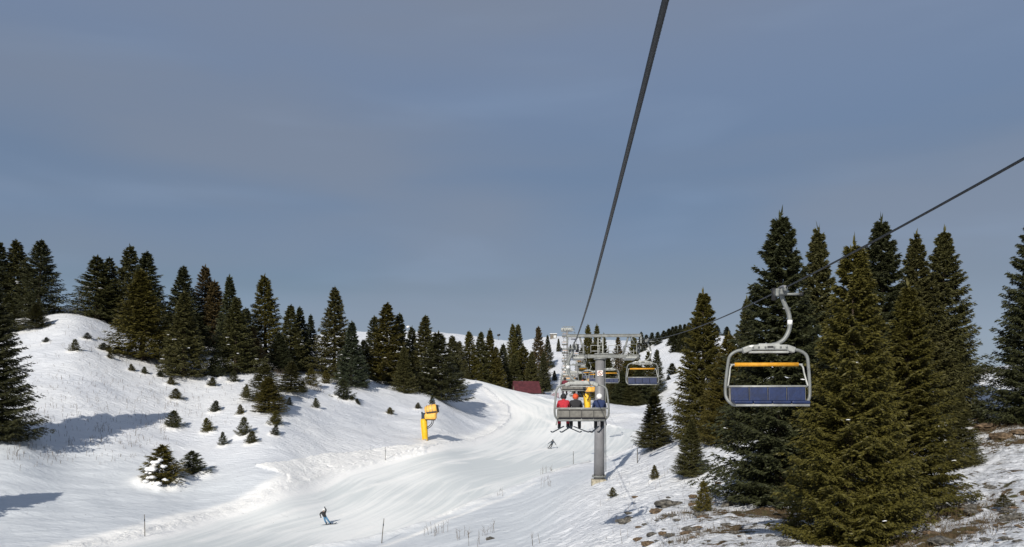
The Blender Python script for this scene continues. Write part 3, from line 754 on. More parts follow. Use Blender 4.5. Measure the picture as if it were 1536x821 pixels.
# snow load on the young spruce and its neighbours
def snow_on_sapling():
    for o in list(COL.objects):
        if o.get('label') == 'young spruce loaded with a big white snow clump':
            w = MB(); rng = random.Random(4); H = 2.0
            sc = o.scale
            c = o.location
            # clumps sit on the camera side of the crown
            a0 = -o.rotation_euler.z
            def loc(x, y, z):
                v = Vector((x, y, 0)); v.rotate(Euler((0, 0, a0))); return Vector((v.x, v.y, z))
            for (x, z, s) in ((-.16, 1.15, .15), (-.20, 1.00, .15), (-.24, .84, .17), (-.16, .80, .17), (-.05, 1.3, .10), (.10, .95, .10), (-.18, .38, .14), (-.3, .62, .10), (.22, .25, .10), (.02, .12, .15), (-.35, .15, .14)):
                r = .62 * (1 - z / 2) ** .75 * .95
                y = -math.sqrt(max(r * r - x * x, .01))
                for j in range(3):
                    x2 = x + .10; w.ball(loc(x2 + rng.uniform(-.07, .07), y + rng.uniform(-.05, .05), z + .06 + rng.uniform(-.05, .05)), (s * rng.uniform(.4, .75), s * rng.uniform(.4, .6), s * rng.uniform(.42, .72)), 11, 8, Euler((rng.uniform(-.4, .4), rng.uniform(-.4, .4), 0)), .22, rng.random())
            tag(w.build('snow_clump', M['snowlump'], o), kind='stuff')
snow_on_sapling()

# ------------------------------------------------------------------ the lift
YAW = -math.atan(74.0 / F)           # heading of the line: 74 px right of centre
DX = 74.0 / F
def interp(t, pts):
    return float(np.interp(t, [p[0] for p in pts], [p[1] for p in pts]))
XL = [(-70, .605), (16, .59), (35, .52), (64, .72), (195, .9), (360, 1.0), (470, 1.2)]
XR = [(-70, 6.15), (45, 6.2), (58, 6.25), (66, 6.0), (195, 5.8), (360, 5.6), (470, 5.4)]
T1, T2, T3, TE = 64.0, 195.0, 360.0, 455.0
Z2, Z3 = 12.6, 38.0
def zcab(t, z0, a, b):
    z1 = z0 + a * T1 + b * T1 * T1
    if t <= T1: return z0 + a * t + b * t * t
    if t <= T2:
        s = t - T1; L = T2 - T1; bb = .0002
        return z1 + ((Z2 - z1) / L - bb * L) * s + bb * s * s
    if t <= T3:
        s = t - T2; L = T3 - T2; bb = .0003
        return Z2 + ((Z3 - Z2) / L - bb * L) * s + bb * s * s
    return Z3 + (t - T3) * (47.0 - Z3) / (TE - T3)
def cabL(t): return Vector((interp(t, XL) + DX * t, t, zcab(t, 2.40, -.0157, .000881)))
def cabR(t): return Vector((interp(t, XR) + DX * t, t, zcab(t, 3.57, -.0258, .00096)))

def rope(fn, name, label):
    """six-strand wire rope: the cross-section has lobes that wind round the axis"""
    ts = np.concatenate([np.arange(-66, -4, 1.0), np.arange(-4, 26, .022), np.arange(26, 66, .5), np.arange(66, TE + .1, 2.5)])
    n = 18; vs = []; tw = 0.0
    for i, t in enumerate(ts):
        p = fn(t); q = (fn(t + .01) - fn(t - .01)).normalized()
        a = q.cross(Vector((0, 0, 1))).normalized(); b = a.cross(q)
        ph = t / 0.26 * 2 * math.pi if -4 <= t <= 26 else 0
        for k in range(n):
            an = 2 * math.pi * k / n
            r = .0205 * (1 + .17 * (abs(math.cos(3 * (an + ph / 1.0))) - .6))
            vs.append(p + (a * math.cos(an) + b * math.sin(an)) * r)
    idx = np.arange(len(ts) * n).reshape(len(ts), n)
    nx = np.roll(idx, -1, 1)
    q = np.stack([idx[:-1], nx[:-1], nx[1:], idx[1:]], -1).reshape(-1, 4)
    me = mesh_np(name, np.array([tuple(v) for v in vs]), q)
    me.polygons.foreach_set('use_smooth', np.ones(len(q), bool))
    return tag(link(name, me, None, M['rope']), label, 'cable', 'haul cables of the chairlift')
rope(cabL, 'haul_cable', 'thick twisted steel cable rising overhead to the top edge')
rope(cabR, 'haul_cable', 'steel cable running to the right edge above the empty chair')

def make_chair(label):
    """local frame: grip at the origin, seat facing -y"""
    e = empty('lift_chair', (0, 0, 0), label, 'chairlift chair', 'chairs of the chairlift')
    g = MB()
    g.box((0, 0, -.03), (.20, .55, .17), ch=.03); g.box((-.11, .1, -.02), (.12, .34, .22), ch=.03); g.box((.0, -.34, .03), (.10, .3, .1), Euler((.2, 0, 0)), .02)
    g.tube([(.05, .0, -.07), (.56, .02, -.07)], .035, 8)
    g.tube([(0, -.42, .05), (0, .42, .05)], .05, 8)
    gr = g.build('grip', M['galv'], e)
    MB().tube(smooth_path([(-.02, -.48, .06), (-.02, -.2, .11), (-.02, .2, .11), (-.02, .48, .06)], 4), .042, 8).build('grip_jaw', M['post'], gr)
    MB().tube([(-.17, .12, -.22), (-.17, .12, .12)], .07, 10).build('spring_housing', M['dark'], gr)
    MB().tube([(.50, .02, -.07), (.60, .02, -.07)], .055, 10).build('guide_roller', M['dark'], gr)
    MB().box((.15, 0, -.47), (.22, .05, .04), ch=.01).build('hanger_clamp', M['post'], gr)
    hp = smooth_path([(0, 0, -.08), (.07, 0, -.30), (.19, 0, -.58), (.235, 0, -.85), (.205, 0, -1.10), (.08, 0, -1.33), (-.10, 0, -1.46), (-.26, 0, -1.50)], 5)
    hb = MB().tube(hp, .062, 10).build('hanger_arm', M['galv'], e)
    MB().tube([(.236, 0, -.80), (.232, 0, -.93)], .070, 12).build('reflector_band', M['white'], hb)
    cx = -.36
    h = MB()
    h.box((cx, 0, -1.57), (1.05, .30, .15), ch=.04); h.box((cx, 0, -1.51), (.60, .26, .10), ch=.03)
    for s in (-1, 1):
        h.box((cx + s * .60, 0, -1.615), (.26, .26, .17), Euler((0, s * .35, 0)), .04)
    h.box((cx, -.02, -1.70), (1.10, .14, .06), ch=.015)
    th = h.build('top_housing', M['galv_light'], e)
    for s in (-1, 1):
        for k in (.12, .30, .46):
            MB().tube([(cx + s * k, -.15, -1.57), (cx + s * k, -.175, -1.57)], .028, 8).build('bolt', M['galv'], th)
    MB().box((cx + .02, -.150, -1.565), (.17, .012, .06), ch=.005).build('vent_slot', M['dark'], th)
    MB().box((cx - .5, -.152, -1.545), (.11, .012, .05)).build('label_plate', M['white'], th)
    w = 1.15
    for s in (-1, 1):
        pts = smooth_path([(cx + s * .62, 0, -1.63), (cx + s * .86, 0, -1.66), (cx + s * (w - .09), .02, -1.80), (cx + s * (w - .03), .05, -2.1), (cx + s * (w + .02), .10, -2.66), (cx + s * (w + .0), .07, -2.98), (cx + s * (w - .13), -.06, -3.16), (cx + s * (w - .20), -.42, -3.20)], 6)
        MB().tube(pts, .045, 9).build('side_frame', M['galv'], e)
    f = MB()
    f.tube([(cx - w + .03, .12, -2.66), (cx + w - .03, .12, -2.66)], .032, 8)
    f.tube([(cx - w + .15, -.46, -3.20), (cx + w - .15, -.46, -3.20)], .032, 8)
    f.tube([(cx - w + .15, .10, -3.17), (cx + w - .15, .10, -3.17)], .032, 8)
    f.build('cross_bars', M['galv_light'], e)
    MB().box((cx, .125, -2.90), (2 * w - .16, .035, .40), Euler((-.10, 0, 0)), .012).build('back_shell', M['shell'], e)
    MB().box((cx, -.17, -3.165), (2 * w - .26, .54, .035), ch=.012).build('seat_shell', M['shell'], e)
    sw = (2 * w - .22) / 4
    for k in range(4):
        x = cx - w + .11 + sw * (k + .5)
        MB().box((x, .055, -2.885), (sw - .018, .08, .40), Euler((-.10, 0, 0)), .028).build('back_cushion', M['blue'], e)
        MB().box((x, -.21, -3.105), (sw - .018, .52, .085), Euler((.06, 0, 0)), .03).build('seat_cushion', M['blue'], e)
    # seams and fixing brackets on the shell's rear
    b = MB()
    for k in (1, 2, 3): b.box((cx - w + .11 + sw * k, .158, -2.905), (.022, .012, .34), Euler((-.10, 0, 0)))
    b.box((cx, .166, -2.74), (2 * w - .3, .014, .03)); b.box((cx, .142, -3.06), (2 * w - .3, .02, .05))
    b.build('shell_ribs', M['dark'], e)
    r = MB()
    half = lambda s: [(cx + s * (w - .04), .06, -2.66), (cx + s * (w - .11), .16, -2.3), (cx + s * (w - .135), .20, -2.12), (cx + s * (w - .20), .215, -2.045), (cx + s * (w - .30), .215, -2.035)]
    r.tube(smooth_path(half(-1) + half(1)[::-1], 5), .026, 8)
    rb = r.build('restraint_bar', M['galv_light'], e)
    MB().tube([(cx - w + .26, .215, -2.035), (cx + w - .26, .215, -2.035)], .058, 12).build('foam_pad', M['orange'], rb)
    return e

def chairs():
    labR = ['nearest empty chair with blue seat and orange bar by the spruces', 'second empty blue chair hanging right of the tower', 'third empty chair seen just right of the tower post']
    labL = ['chair carrying three riders, seen from behind left of the tower', 'chair partly hidden above the loaded one, seen from behind']
    far = 'small chair far up the line beyond the first tower'
    proto = make_chair(labR[0])
    out = {}
    for k in range(10):
        t = 22.6 + 35.6 * k
        c = proto if k == 0 else copy_tree(proto)
        c.location = cabR(t) + Vector((0, 0, -.06)); c.rotation_euler = (0, 0, YAW)
        c['label'] = labR[k] if k < 3 else far
    for k in range(10):
        t = 35.0 + 35.6 * k
        if abs(t - T3) < 3: continue
        c = copy_tree(proto)
        c.location = cabL(t) + Vector((0, 0, -.06)); c.rotation_euler = (0, 0, YAW + math.pi)
        c['label'] = labL[k] if k < 2 else far
        out[k] = c
    return out
CH = chairs()
# riders keep the safety bar lowered in front of them on the loaded chairs
for k in (0, 1):
    for ch in CH[k].children:
        if ch.name.startswith('restraint_bar'):
            ch.location = (0, -.66, -.74)

def tower(y, cz, zbase, px_post, label, big=True, rz=YAW):
    L = cabL(y); Rr = cabR(y)
    c = (L + Rr) / 2
    px = y * (px_post - HX) / F
    e = empty('lift_tower', (px, y, zbase), label, 'lift tower', 'towers of the chairlift', rz)
    H = cz - zbase                     # cable height above the foot
    g = (Rr.x - L.x) / 2               # half gauge
    ox = c.x - px                      # line centre relative to the post
    MB().box((-.1, 0, .0), (1.18, 1.18, .60), ch=.06).build('footing', M['concrete'], e)
    top = H - 1.1
    MB().tube([(-.07, 0, .3), (-.03, 0, top * .5), (0, 0, top)], [.43, .40, .365], 24).build('post', M['post'], e)
    fl = MB()
    MB().tube([(0, 0, top - .06), (0, 0, top + .04)], .50, 24).build('head_flange', M['galv'], e); fl.tube([(-.07, 0, .46), (-.07, 0, .56)], .58, 24)
    for k in range(12):
        a = k * math.pi / 6
        fl.tube([(-.07 + .51 * math.cos(a), .51 * math.sin(a), .52), (-.07 + .51 * math.cos(a), .51 * math.sin(a), .64)], .03, 6)
    fl.build('base_flange', M['galv'], e)
    ca = MB()
    ca.box((ox, 0, top + .20), (2 * g + .3, .30, .26), ch=.02)
    ca.box((ox, 0, top + .40), (1.5, .42, .10), ch=.02)
    for s in (-1, 1): ca.box((ox + s * 1.2, -.19, top + .20), (.05, .05, .38)); ca.box((ox + s * (g - .4), -.19, top + .2), (.05, .05, .38))
    ca.build('crossarm', M['galv'], e)
    gb = MB(); zg = top + 1.85
    gb.box((ox, 0, zg), (2 * g + .55, .20, .18), ch=.015)
    gb.box((ox, 0, zg + .105), (2 * g + .55, .28, .025)); gb.box((ox, 0, zg - .105), (2 * g + .55, .28, .025))
    for s in (-1, 1):
        gb.box((ox + s * (g + .25), 0, zg - .35), (.14, .16, .55), ch=.01)
        gb.tube([(ox + s * (g - .75), 0, zg - .1), (ox + s * (g - 1.15), 0, top + .34)], .075, 8)
        gb.tube([(ox + s * (g - .62), 0, zg - .1), (ox + s * (g - .25), 0, zg - .60)], .045, 6)
    gb.build('gantry_beam', M['galv'], e)
    gp = MB()
    gp.box((-.16, 0, top + 1.05), (.08, .08, 1.5)); gp.box((.22, 0, top + 1.05), (.08, .08, 1.5))
    for k in range(6): gp.tube([(-.13, 0, top + .55 + k * .25), (.19, 0, top + .55 + k * .25)], .022, 6)
    gp.build('ladder', M['galv_light'], e)
    la = MB()
    for s in (-1, 1): la.tube([(.47, s * .18, .9), (.41, s * .18, top)], .022, 6)
    for k in range(int(top / .3) - 3): la.tube([(.46 - .05 * k * .3 / top, -.18, 1.1 + k * .3), (.46 - .05 * k * .3 / top, .18, 1.1 + k * .3)], .014, 5)
    la.build('climbing_rungs', M['galv'], e)
    for s in (-1, 1):
        xx = ox + s * (g - .62)
        p = MB()
        p.box((xx, 0, top - .02), (.86, 2.6, .06)); p.box((xx, -1.3, top + .02), (.86, .05, .14))
        pf = p.build('walkway', M['galv_light'], e)
        r = MB()
        for yy in (-1.28, 1.28):
            for dx in (-.42, .42): r.tube([(xx + dx, yy, top), (xx + dx, yy, top + 1.05)], .024, 6)
            for zz in (.5, 1.05): r.tube([(xx - .42, yy, top + zz), (xx + .42, yy, top + zz)], .022, 6)
        for zz in (.5, 1.05): r.tube([(xx - s * .42, -1.28, top + zz), (xx - s * .42, 1.28, top + zz)], .022, 6)
        r.build('railing', M['galv_light'], pf)
        # inner guard frame beside the ladder
        q = MB(); x0 = ox + s * .35; x1 = ox + s * 1.05
        for yy in (-.3,):
            q.tube([(x0, yy, top + .45), (x0, yy, top + 1.05), (x1, yy, top + 1.05), (x1, yy, top + .45)], .035, 6); q.tube([(x0, yy, top + .6), (x1, yy, top + .6)], .03, 6)
        q.build('guard_rail', M['galv_light'], e)
        # sheave train: rocker beams and wheels under the rope
        xs = s * g + ox
        st = MB(); st.box((xs + s * .10, 0, H - .36), (.10, 2.7, .16), ch=.02); st.box((xs - s * .06, 0, H - .36), (.05, 2.7, .12)); st.box((xs + s * .1, 0, H - .50), (.16, .5, .34), ch=.02)
        for yy in (-1.05, -.35, .35, 1.05): st.box((xs + s * .1, yy, H - .24), (.08, .52, .08))
        sv = st.build('sheave_train', M['galv'], e)
        for yy in (-1.26, -.84, -.42, 0, .42, .84, 1.26):
            wv = MB(); wv.tube([(xs - .05, yy, H - .235), (xs + .05, yy, H - .235)], .19, 16)
            wv.build('wheel', M['dark'], sv)
    if big:
        # square white plate with a round ban symbol
        zs = (HY - 560.5) * y / F - zbase; fy = -.385
        s = MB().box((-.01, fy - .03, zs), (.44, .03, .44), ch=.012).build('sign_plate', M['white'], e)
        ring = MB(); pts = [(-.01 + .165 * math.cos(a), fy - .062, zs + .165 * math.sin(a)) for a in [i * math.pi / 12 for i in range(25)]]
        ring.tube(pts, .024, 6, False); ring.box((-.01, fy - .060, zs), (.31, .016, .035), Euler((0, math.radians(45), 0)))
        ring.build('ban_ring', M['signred'], s)
        sy = MB(); sy.ball((-.03, fy - .052, zs + .075), (.028, .012, .028)); sy.box((-.02, fy - .052, zs - .005), (.05, .014, .10), Euler((0, .3, 0))); sy.box((.02, fy - .052, zs - .065), (.09, .014, .03)); sy.build('pictogram', M['dark'], s)
        MB().tube([(0, -.37, zs - .26), (0, -.37, zs + .26)], .02, 6).build('sign_bracket', M['galv'], e)
    return e
b1 = at(897, T1)
tower(T1, (cabL(T1).z + cabR(T1).z) / 2, b1.z - .15, 900, 'tall grey tower with gantry beam, walkways and white ban sign')
b2 = at(866, T2); tower(T2, Z2, b2.z - .2, 865, 'second tower, smaller and half hidden behind the first tower', False)
b3 = at(853, T3); tower(T3, Z3, b3.z - .2, 851, 'farthest tower head standing against the sky at the crest', False)

# drive station hut and cabins
def hut(px, d, w, dep, h, label, roofmat, wallmat, name='ridge_hut', over=.25, sink=.3):
    p = at(px, d)
    e = empty(name, p - Vector((0, 0, sink)), label, 'hut')
    MB().box((0, 0, h / 2), (w, dep, h), ch=.03).build('wall', wallmat, e)
    r = MB().box((0, 0, h + .12), (w + over * 2, dep + over * 2, .22), ch=.04).build('roof', roofmat, e)
    MB().box((0, 0, h + .36), (w + over * 1.6, dep + over * 1.6, .26), ch=.10).build('roof_snow', M['snowlump'], e)
    f = MB().box((w * .22, -dep / 2 - .03, h * .56), (w * .34, .06, h * .42)).build('window', M['white'], e)
    MB().box((w * .22, -dep / 2 - .068, h * .56), (w * .28, .02, h * .34)).build('pane', M['glass'], f)
    MB().box((-w * .25, -dep / 2 - .03, h * .4), (w * .22, .06, h * .8)).build('door', M['wood'], e)
    return e
hut(830, 450, 3.6, 3.0, 2.9, 'small grey cabin with snowy roof on the crest left of the far tower', M['shell'], M['shell'], sink=.5)
def station():
    p = at(857, TE + 3)
    e = empty('lift_station', (cabL(TE).x * .5 + cabR(TE).x * .5, TE + 3, p.z - .5), 'top station canopy behind the farthest tower', 'lift station', None, YAW)
    H = 47.0 - (p.z - .5)
    MB().box((0, 0, H + .5), (6.6, 9, 1.5), ch=.3).build('canopy', M['galv_light'], e)
    for yy in (-3, 3): MB().tube([(0, yy, 0), (0, yy, H)], .45, 12).build('support_column', M['post'], e)
    MB().tube([(0, 0, H - .15), (0, 0, H + .02)], 2.3, 32).build('bullwheel', M['dark'], e)
station()

def red_roof():
    a = at(789, 236)
    zt = 236 * (HY - 570) / F
    e = empty('red_roofed_hut', (a.x, 236, a.z - .9), 'low hut with dark red roof just behind the run crest', 'hut', None, math.radians(9))
    H = zt - a.z + .3
    w, dp = 7.8, 7.6
    ridge = H + .1; eave = H - 3.4
    MB().box((0, 0, eave / 2), (w - .5, dp - .7, eave), ch=.02).build('wall', M['wood'], e)
    g = MB()
    for s in (-1, 1):
        x = s * (w / 2 - .35)
        g.add([(x - .04, -dp / 2 + .4, eave), (x - .04, dp / 2 - .4, eave), (x - .04, 0, ridge - .25), (x + .04, -dp / 2 + .4, eave), (x + .04, dp / 2 - .4, eave), (x + .04, 0, ridge - .25)], [(0, 2, 1), (3, 4, 5), (0, 1, 4, 3), (1, 2, 5, 4), (2, 0, 3, 5)])
    g.build('gable', M['wood'], e)
    r = MB()
    for s in (-1, 1):
        ang = math.atan2(ridge - eave, dp / 2); ln = math.hypot(dp / 2 + .2, ridge - eave)
        r.box((0, s * dp / 4 * 1.04, (ridge + eave) / 2), (w, ln, .09), Euler((-s * ang, 0, 0)))
        for k in range(19): r.box((-w / 2 + .1 + k * (w - .2) / 18, s * dp / 4 * 1.04, (ridge + eave) / 2 + .06), (.05, ln, .06), Euler((-s * ang, 0, 0)))
    r.tube([(-w / 2, 0, ridge + .06), (w / 2, 0, ridge + .06)], .09, 8)
    r.build('roof', M['roof'], e)
    MB().box((-1.5, -dp / 2 + .30, eave * .55), (.9, .1, .8)).build('window', M['white'], e)
red_roof()

def net_fence():
    a = [hit(812, 588), hit(826, 594), hit(838, 598)]
    e = empty('safety_net', a[0], 'low reddish safety net beyond the run, left of the loaded chair', 'fence')
    p = MB(); n = MB()
    for i in range(9):
        q = a[0].lerp(a[2], i / 8) - a[0]; q.z = gz(a[0].x + q.x, a[0].y + q.y) - a[0].z
        p.tube([q - Vector((0, 0, .2)), q + Vector((0, 0, 1.6))], .035, 6)
        if i:
            for k in range(9):
                n.tube([q0 + Vector((0, 0, .15 + k * .16)), q + Vector((0, 0, .15 + k * .16))], .022, 4)
            for k in range(7): 
                m = q0.lerp(q, k / 7); n.tube([m + Vector((0, 0, .15)), m + Vector((0, 0, 1.43))], .018, 4)
        q0 = q
    p.build('fence_post', M['wood'], e); n.build('net_mesh', M['net'], e)
net_fence()

# tiny masts on the far crest
for px, lb in ((612, 'tiny snow gun on the far crest above the left hill trees'), (748, 'tiny snow gun on the far crest left of the tall pair')):
    p = at(px, 515)
    e = empty('snow_gun', p, lb, 'snow gun', 'snow guns', .4)
    MB().tube([(0, 0, -.4), (0, 0, 2.6)], .16, 8).build('post', M['galv'], e)
    MB().tube([(-.9, 0, 2.9), (-.2, 0, 3.1), (.9, 0, 3.4)], [.55, .7, .62], 12).build('barrel', M['white'] if px < 700 else M['dark'], e)

# ------------------------------------------------------------------ snow guns
def snow_gun(p, s, label, rz):
    e = empty('snow_gun', p, label, 'snow gun', 'snow guns', rz)
    e.scale = (s, s, s)
    post = MB()
    post.tube([(.10, 0, -.4), (.06, 0, .2), (-.10, 0, 2.4), (-.12, 0, 2.62)], [.38, .44, .50, .40], 4)
    post.build('padded_post', M['yellow'], e)
    MB().tube([(.11, 0, -.3), (.09, 0, .18)], .37, 10).box((.22, -.1, .35), (.12, .2, .5), Euler((0, .2, 0)), .02).build('foot', M['concrete'], e)
    MB().box((-.16, 0, 2.95), (.42, .44, .80), ch=.05).tube([(-.16, 0, 2.5), (-.16, 0, 2.7)], .26, 12).box((-.3, -.1, 3.35), (.2, .3, .2), ch=.03).build('slewing_head', M['slate'], e)
    b = MB()
    b.tube([(.18, -.12, 3.55), (.35, -.14, 3.60), (.9, -.16, 3.72), (1.45, -.18, 3.84), (1.55, -.18, 3.86)], [.50, .62, .66, .60, .52], 20)
    br = b.build('fan_barrel', M['gun'], e)
    for k, (xx, rr) in enumerate(((.42, .645), (.75, .668), (1.1, .652))):
        MB().tube([(xx - .03, -.14 - .03 * xx, 3.62 + .2 * (xx - .42)), (xx + .03, -.145 - .03 * xx, 3.632 + .2 * (xx - .42))], rr, 20).build('hoop', M['galv'], br)
    MB().tube([(.10, -.12, 3.53), (.2, -.12, 3.55)], [.38, .46], 18).build('intake_grille', M['dark'], br)
    MB().tube([(1.52, -.18, 3.85), (1.68, -.18, 3.89)], [.50, .46], 20).build('nozzle_ring', M['dark'], br)
    MB().box((.95, -.5, 3.42), (1.25, .62, .16), Euler((0, -.12, 0)), .03).build('carriage', M['dark'], e)
    c = MB(); c.box((.78, -.22, 2.92), (1.45, 1.0, .78), ch=.26); c.box((.95, -.22, 3.2), (1.1, .9, .3), Euler((0, -.1, 0)), .1)
    c.build('compressor_cover', M['gun'], e)
    MB().box((.75, -.2, 2.50), (1.2, .6, .12), ch=.03).build('cradle', M['dark'], e)
    h = MB()
    h.tube(smooth_path([(.95, -.2, 2.5), (.9, -.3, 2.1), (.6, -.3, 1.75), (.26, -.2, 1.55)], 5), .05, 7); h.tube(smooth_path([(1.15, -.2, 2.5), (1.05, -.3, 2.0), (.7, -.3, 1.6), (.28, -.2, 1.4)], 5), .045, 7)
    h.build('hose', M['dark'], e)
    MB().tube([(1.15, -.1, 4.3), (1.1, -.1, 4.9)], .04, 6).box((1.05, -.1, 4.95), (.3, .12, .22)).build('weather_mast', M['slate'], e)
    return e
gp = hit(637, 661)
snow_gun(gp, gp.y * 56 / F / 4.55, 'yellow fan snow gun on padded post on the slope left of the run', math.radians(-4))
g2 = hit(881, 618)
snow_gun(g2 + Vector((0, 0, 0)), g2.y * 52 / F / 4.55, 'yellow snow gun seen past the riders, left of the tower post', math.radians(-60))

# ------------------------------------------------------------------ marker poles
for px, top, base, lean, lb in ((217, 772, 806, -1, 'thin marker pole at the left edge of the run near the bottom'), (574, 778, 816, 4, 'marker pole standing on the run near the bottom edge'),
                          (578, 671, 693, 0, 'marker pole in the churned snow left of the snow gun'), (860, 677, 699, 0, 'marker pole on the bank left of the tower post'), (956, 672, 690, 0, 'marker pole at the bank edge left of the isolated spruce'),
                          (1246, 1, 2, 0, None)):
    if lb is None: continue
    p = hit(px - lean * .5, base); h = p.y * (base - top) / F
    o = MB().tube([(0, 0, -.4), (lean * .5 * p.y / F, 0, h * .5), (lean * p.y / F, 0, h)], [.04, .036, .030], 8)
    e = empty('marker_pole', p, lb, 'marker pole', 'piste marker poles')
    o.build('shaft', M['pole'], e)
    MB().tube([(lean * p.y / F * .72, 0, h * .70), (lean * p.y / F * .80, 0, h * .80)], .045, 8).build('band', M['slate'], e)

# ------------------------------------------------------------------ people
def body_mesh(name, J, mats, jacket, trousers, boot):
    """one continuous skinned figure; J gives the joints in metres"""
    names = ['pelvis', 'belly', 'chest', 'neck', 'head', 'crown', 'shL', 'elL', 'wrL', 'shR', 'elR', 'wrR', 'hpL', 'knL', 'anL', 'toL', 'hpR', 'knR', 'anR', 'toR']
    rad = dict(pelvis=.17, belly=.165, chest=.185, neck=.075, head=.105, crown=.085, shL=.095, elL=.065, wrL=.05, hpL=.12, knL=.085, anL=.08, toL=.065)
    rad.update({k[:-1] + 'R': v for k, v in list(rad.items()) if k.endswith('L')})
    ed = [('pelvis', 'belly'), ('belly', 'chest'), ('chest', 'neck'), ('neck', 'head'), ('head', 'crown')]
    for s in 'LR': ed += [('chest', 'sh' + s), ('sh' + s, 'el' + s), ('el' + s, 'wr' + s), ('pelvis', 'hp' + s), ('hp' + s, 'kn' + s), ('kn' + s, 'an' + s), ('an' + s, 'to' + s)]
    me = bpy.data.meshes.new(name + '_skeleton')
    me.from_pydata([J[n] for n in names], [(names.index(a), names.index(b)) for a, b in ed], [])
    o = bpy.data.objects.new(name + '_skeleton', me); COL.objects.link(o)
    sk = o.modifiers.new('skin', 'SKIN')
    ss = o.modifiers.new('sub', 'SUBSURF'); ss.levels = 2; ss.render_levels = 2
    for i, n in enumerate(names):
        me.skin_vertices[0].data[i].radius = (rad[n], rad[n])
    me.skin_vertices[0].data[0].use_root = True
    dg = bpy.context.evaluated_depsgraph_get()
    out = bpy.data.meshes.new_from_object(o.evaluated_get(dg))
    out.name = name
    bpy.data.objects.remove(o)
    out.materials.clear()
    for m in (jacket, trousers, boot, M['skin']): out.materials.append(m)
    JV = {k: Vector(v) for k, v in J.items()}
    segs = [(JV['belly'], JV['chest'], 0), (JV['chest'], JV['neck'], 0), (JV['head'], JV['crown'], 3), (JV['neck'].lerp(JV['head'], .6), JV['head'], 3), (JV['pelvis'], JV['belly'], 0)]
    for s in 'LR': segs += [(JV['sh' + s], JV['el' + s], 0), (JV['el' + s], JV['wr' + s], 0), (JV['hp' + s], JV['kn' + s], 1), (JV['kn' + s], JV['an' + s].lerp(JV['kn' + s], .22), 1), (JV['an' + s].lerp(JV['kn' + s], .18), JV['an' + s], 2), (JV['an' + s], JV['to' + s], 2)]
    for f in out.polygons:
        c = f.center; best = (9, 0)
        for a, b, m in segs:
            ab = b - a; t = max(0, min(1, (c - a).dot(ab) / ab.length_squared)); dd = (c - a - ab * t).length
            if dd < best[0]: best = (dd, m)
        f.material_index = best[1]; f.use_smooth = True
    return out

def glove(mb, wr, el):
    """palm, four curled fingers and a thumb at the end of the forearm"""
    d = (Vector(wr) - Vector(el)).normalized(); a = d.orthogonal().normalized(); b = d.cross(a)
    w = Vector(wr)
    mb.ball(w + d * .05, (.05, .05, .05), 8, 6)
    for k, (off, ln) in enumerate(((-.036, .075), (-.012, .09), (.012, .085), (.036, .065))):
        p0 = w + d * .07 + a * off
        mb.tube([p0, p0 + d * ln * .55 + b * .012, p0 + d * ln * .8 + b * .045], [.014, .013, .010], 6)
    mb.tube([w + d * .03 + a * .045, w + d * .06 + a * .075 + b * .02, w + d * .085 + a * .07 + b * .05], [.015, .014, .010], 6)

def person(loc, rz, J, jacket, trousers, boot, helmet, label, group=None, skis=None, hood=False, tilt=None):
    e = empty('person', loc, label, 'person', group, rz)
    if tilt: e.rotation_euler = (tilt[0], tilt[1], rz)
    link('body', body_mesh('body', J, None, jacket, trousers, boot), e)
    hd = Vector(J['head']); cr = Vector(J['crown'])
    up = (cr - hd).normalized()
    hm = MB(); hm.ball(hd + up * .045, (.135, .145, .135), 14, 10); hm.build('helmet', helmet, e)
    gg = MB(); f = Vector((0, -1, 0)); gg.box(hd + f * .115 + up * .0, (.16, .06, .07), ch=.02); gg.build('goggles', M['dark'], e)
    fc = MB(); fc.ball(hd + f * .118 - up * .05, (.018, .028, .022), 8, 6); fc.box(hd + f * .108 - up * .092, (.05, .012, .012)); fc.build('nose_and_mouth', M['skin'], e)
    gl = MB(); glove(gl, J['wrL'], J['elL']); glove(gl, J['wrR'], J['elR']); gl.build('gloves', M['black'], e)
    return e

def ski_mesh(mb, c, dirv, L=1.65, w=.10, up=(0, 0, 1)):
    d = Vector(dirv).normalized(); u = Vector(up); s = d.cross(u).normalized(); u = s.cross(d).normalized()
    c = Vector(c); vs = []; n = 10
    for i in range(n + 1):
        t = i / n * 2 - 1; ww = w * (.5 - .12 * (1 - t * t)) * (1 if abs(t) < .95 else .6)
        lift = max(0, (t - .8)) ** 2 * 2.2 + max(0, (-t - .92)) ** 2 * 1.0
        for sgn in (-1, 1):
            for zz in (0, .02): vs.append(c + d * t * L / 2 + s * ww * sgn + u * (zz + lift))
    fs = []
    for i in range(n):
        a = i * 4; b = a + 4
        fs += [(a, b, b + 2, a + 2), (a + 1, a + 3, b + 3, b + 1), (a, a + 1, b + 1, b), (a + 2, b + 2, b + 3, a + 3)]
    fs += [(0, 2, 3, 1), (n * 4, n * 4 + 1, n * 4 + 3, n * 4 + 2)]
    mb.add(vs, fs)

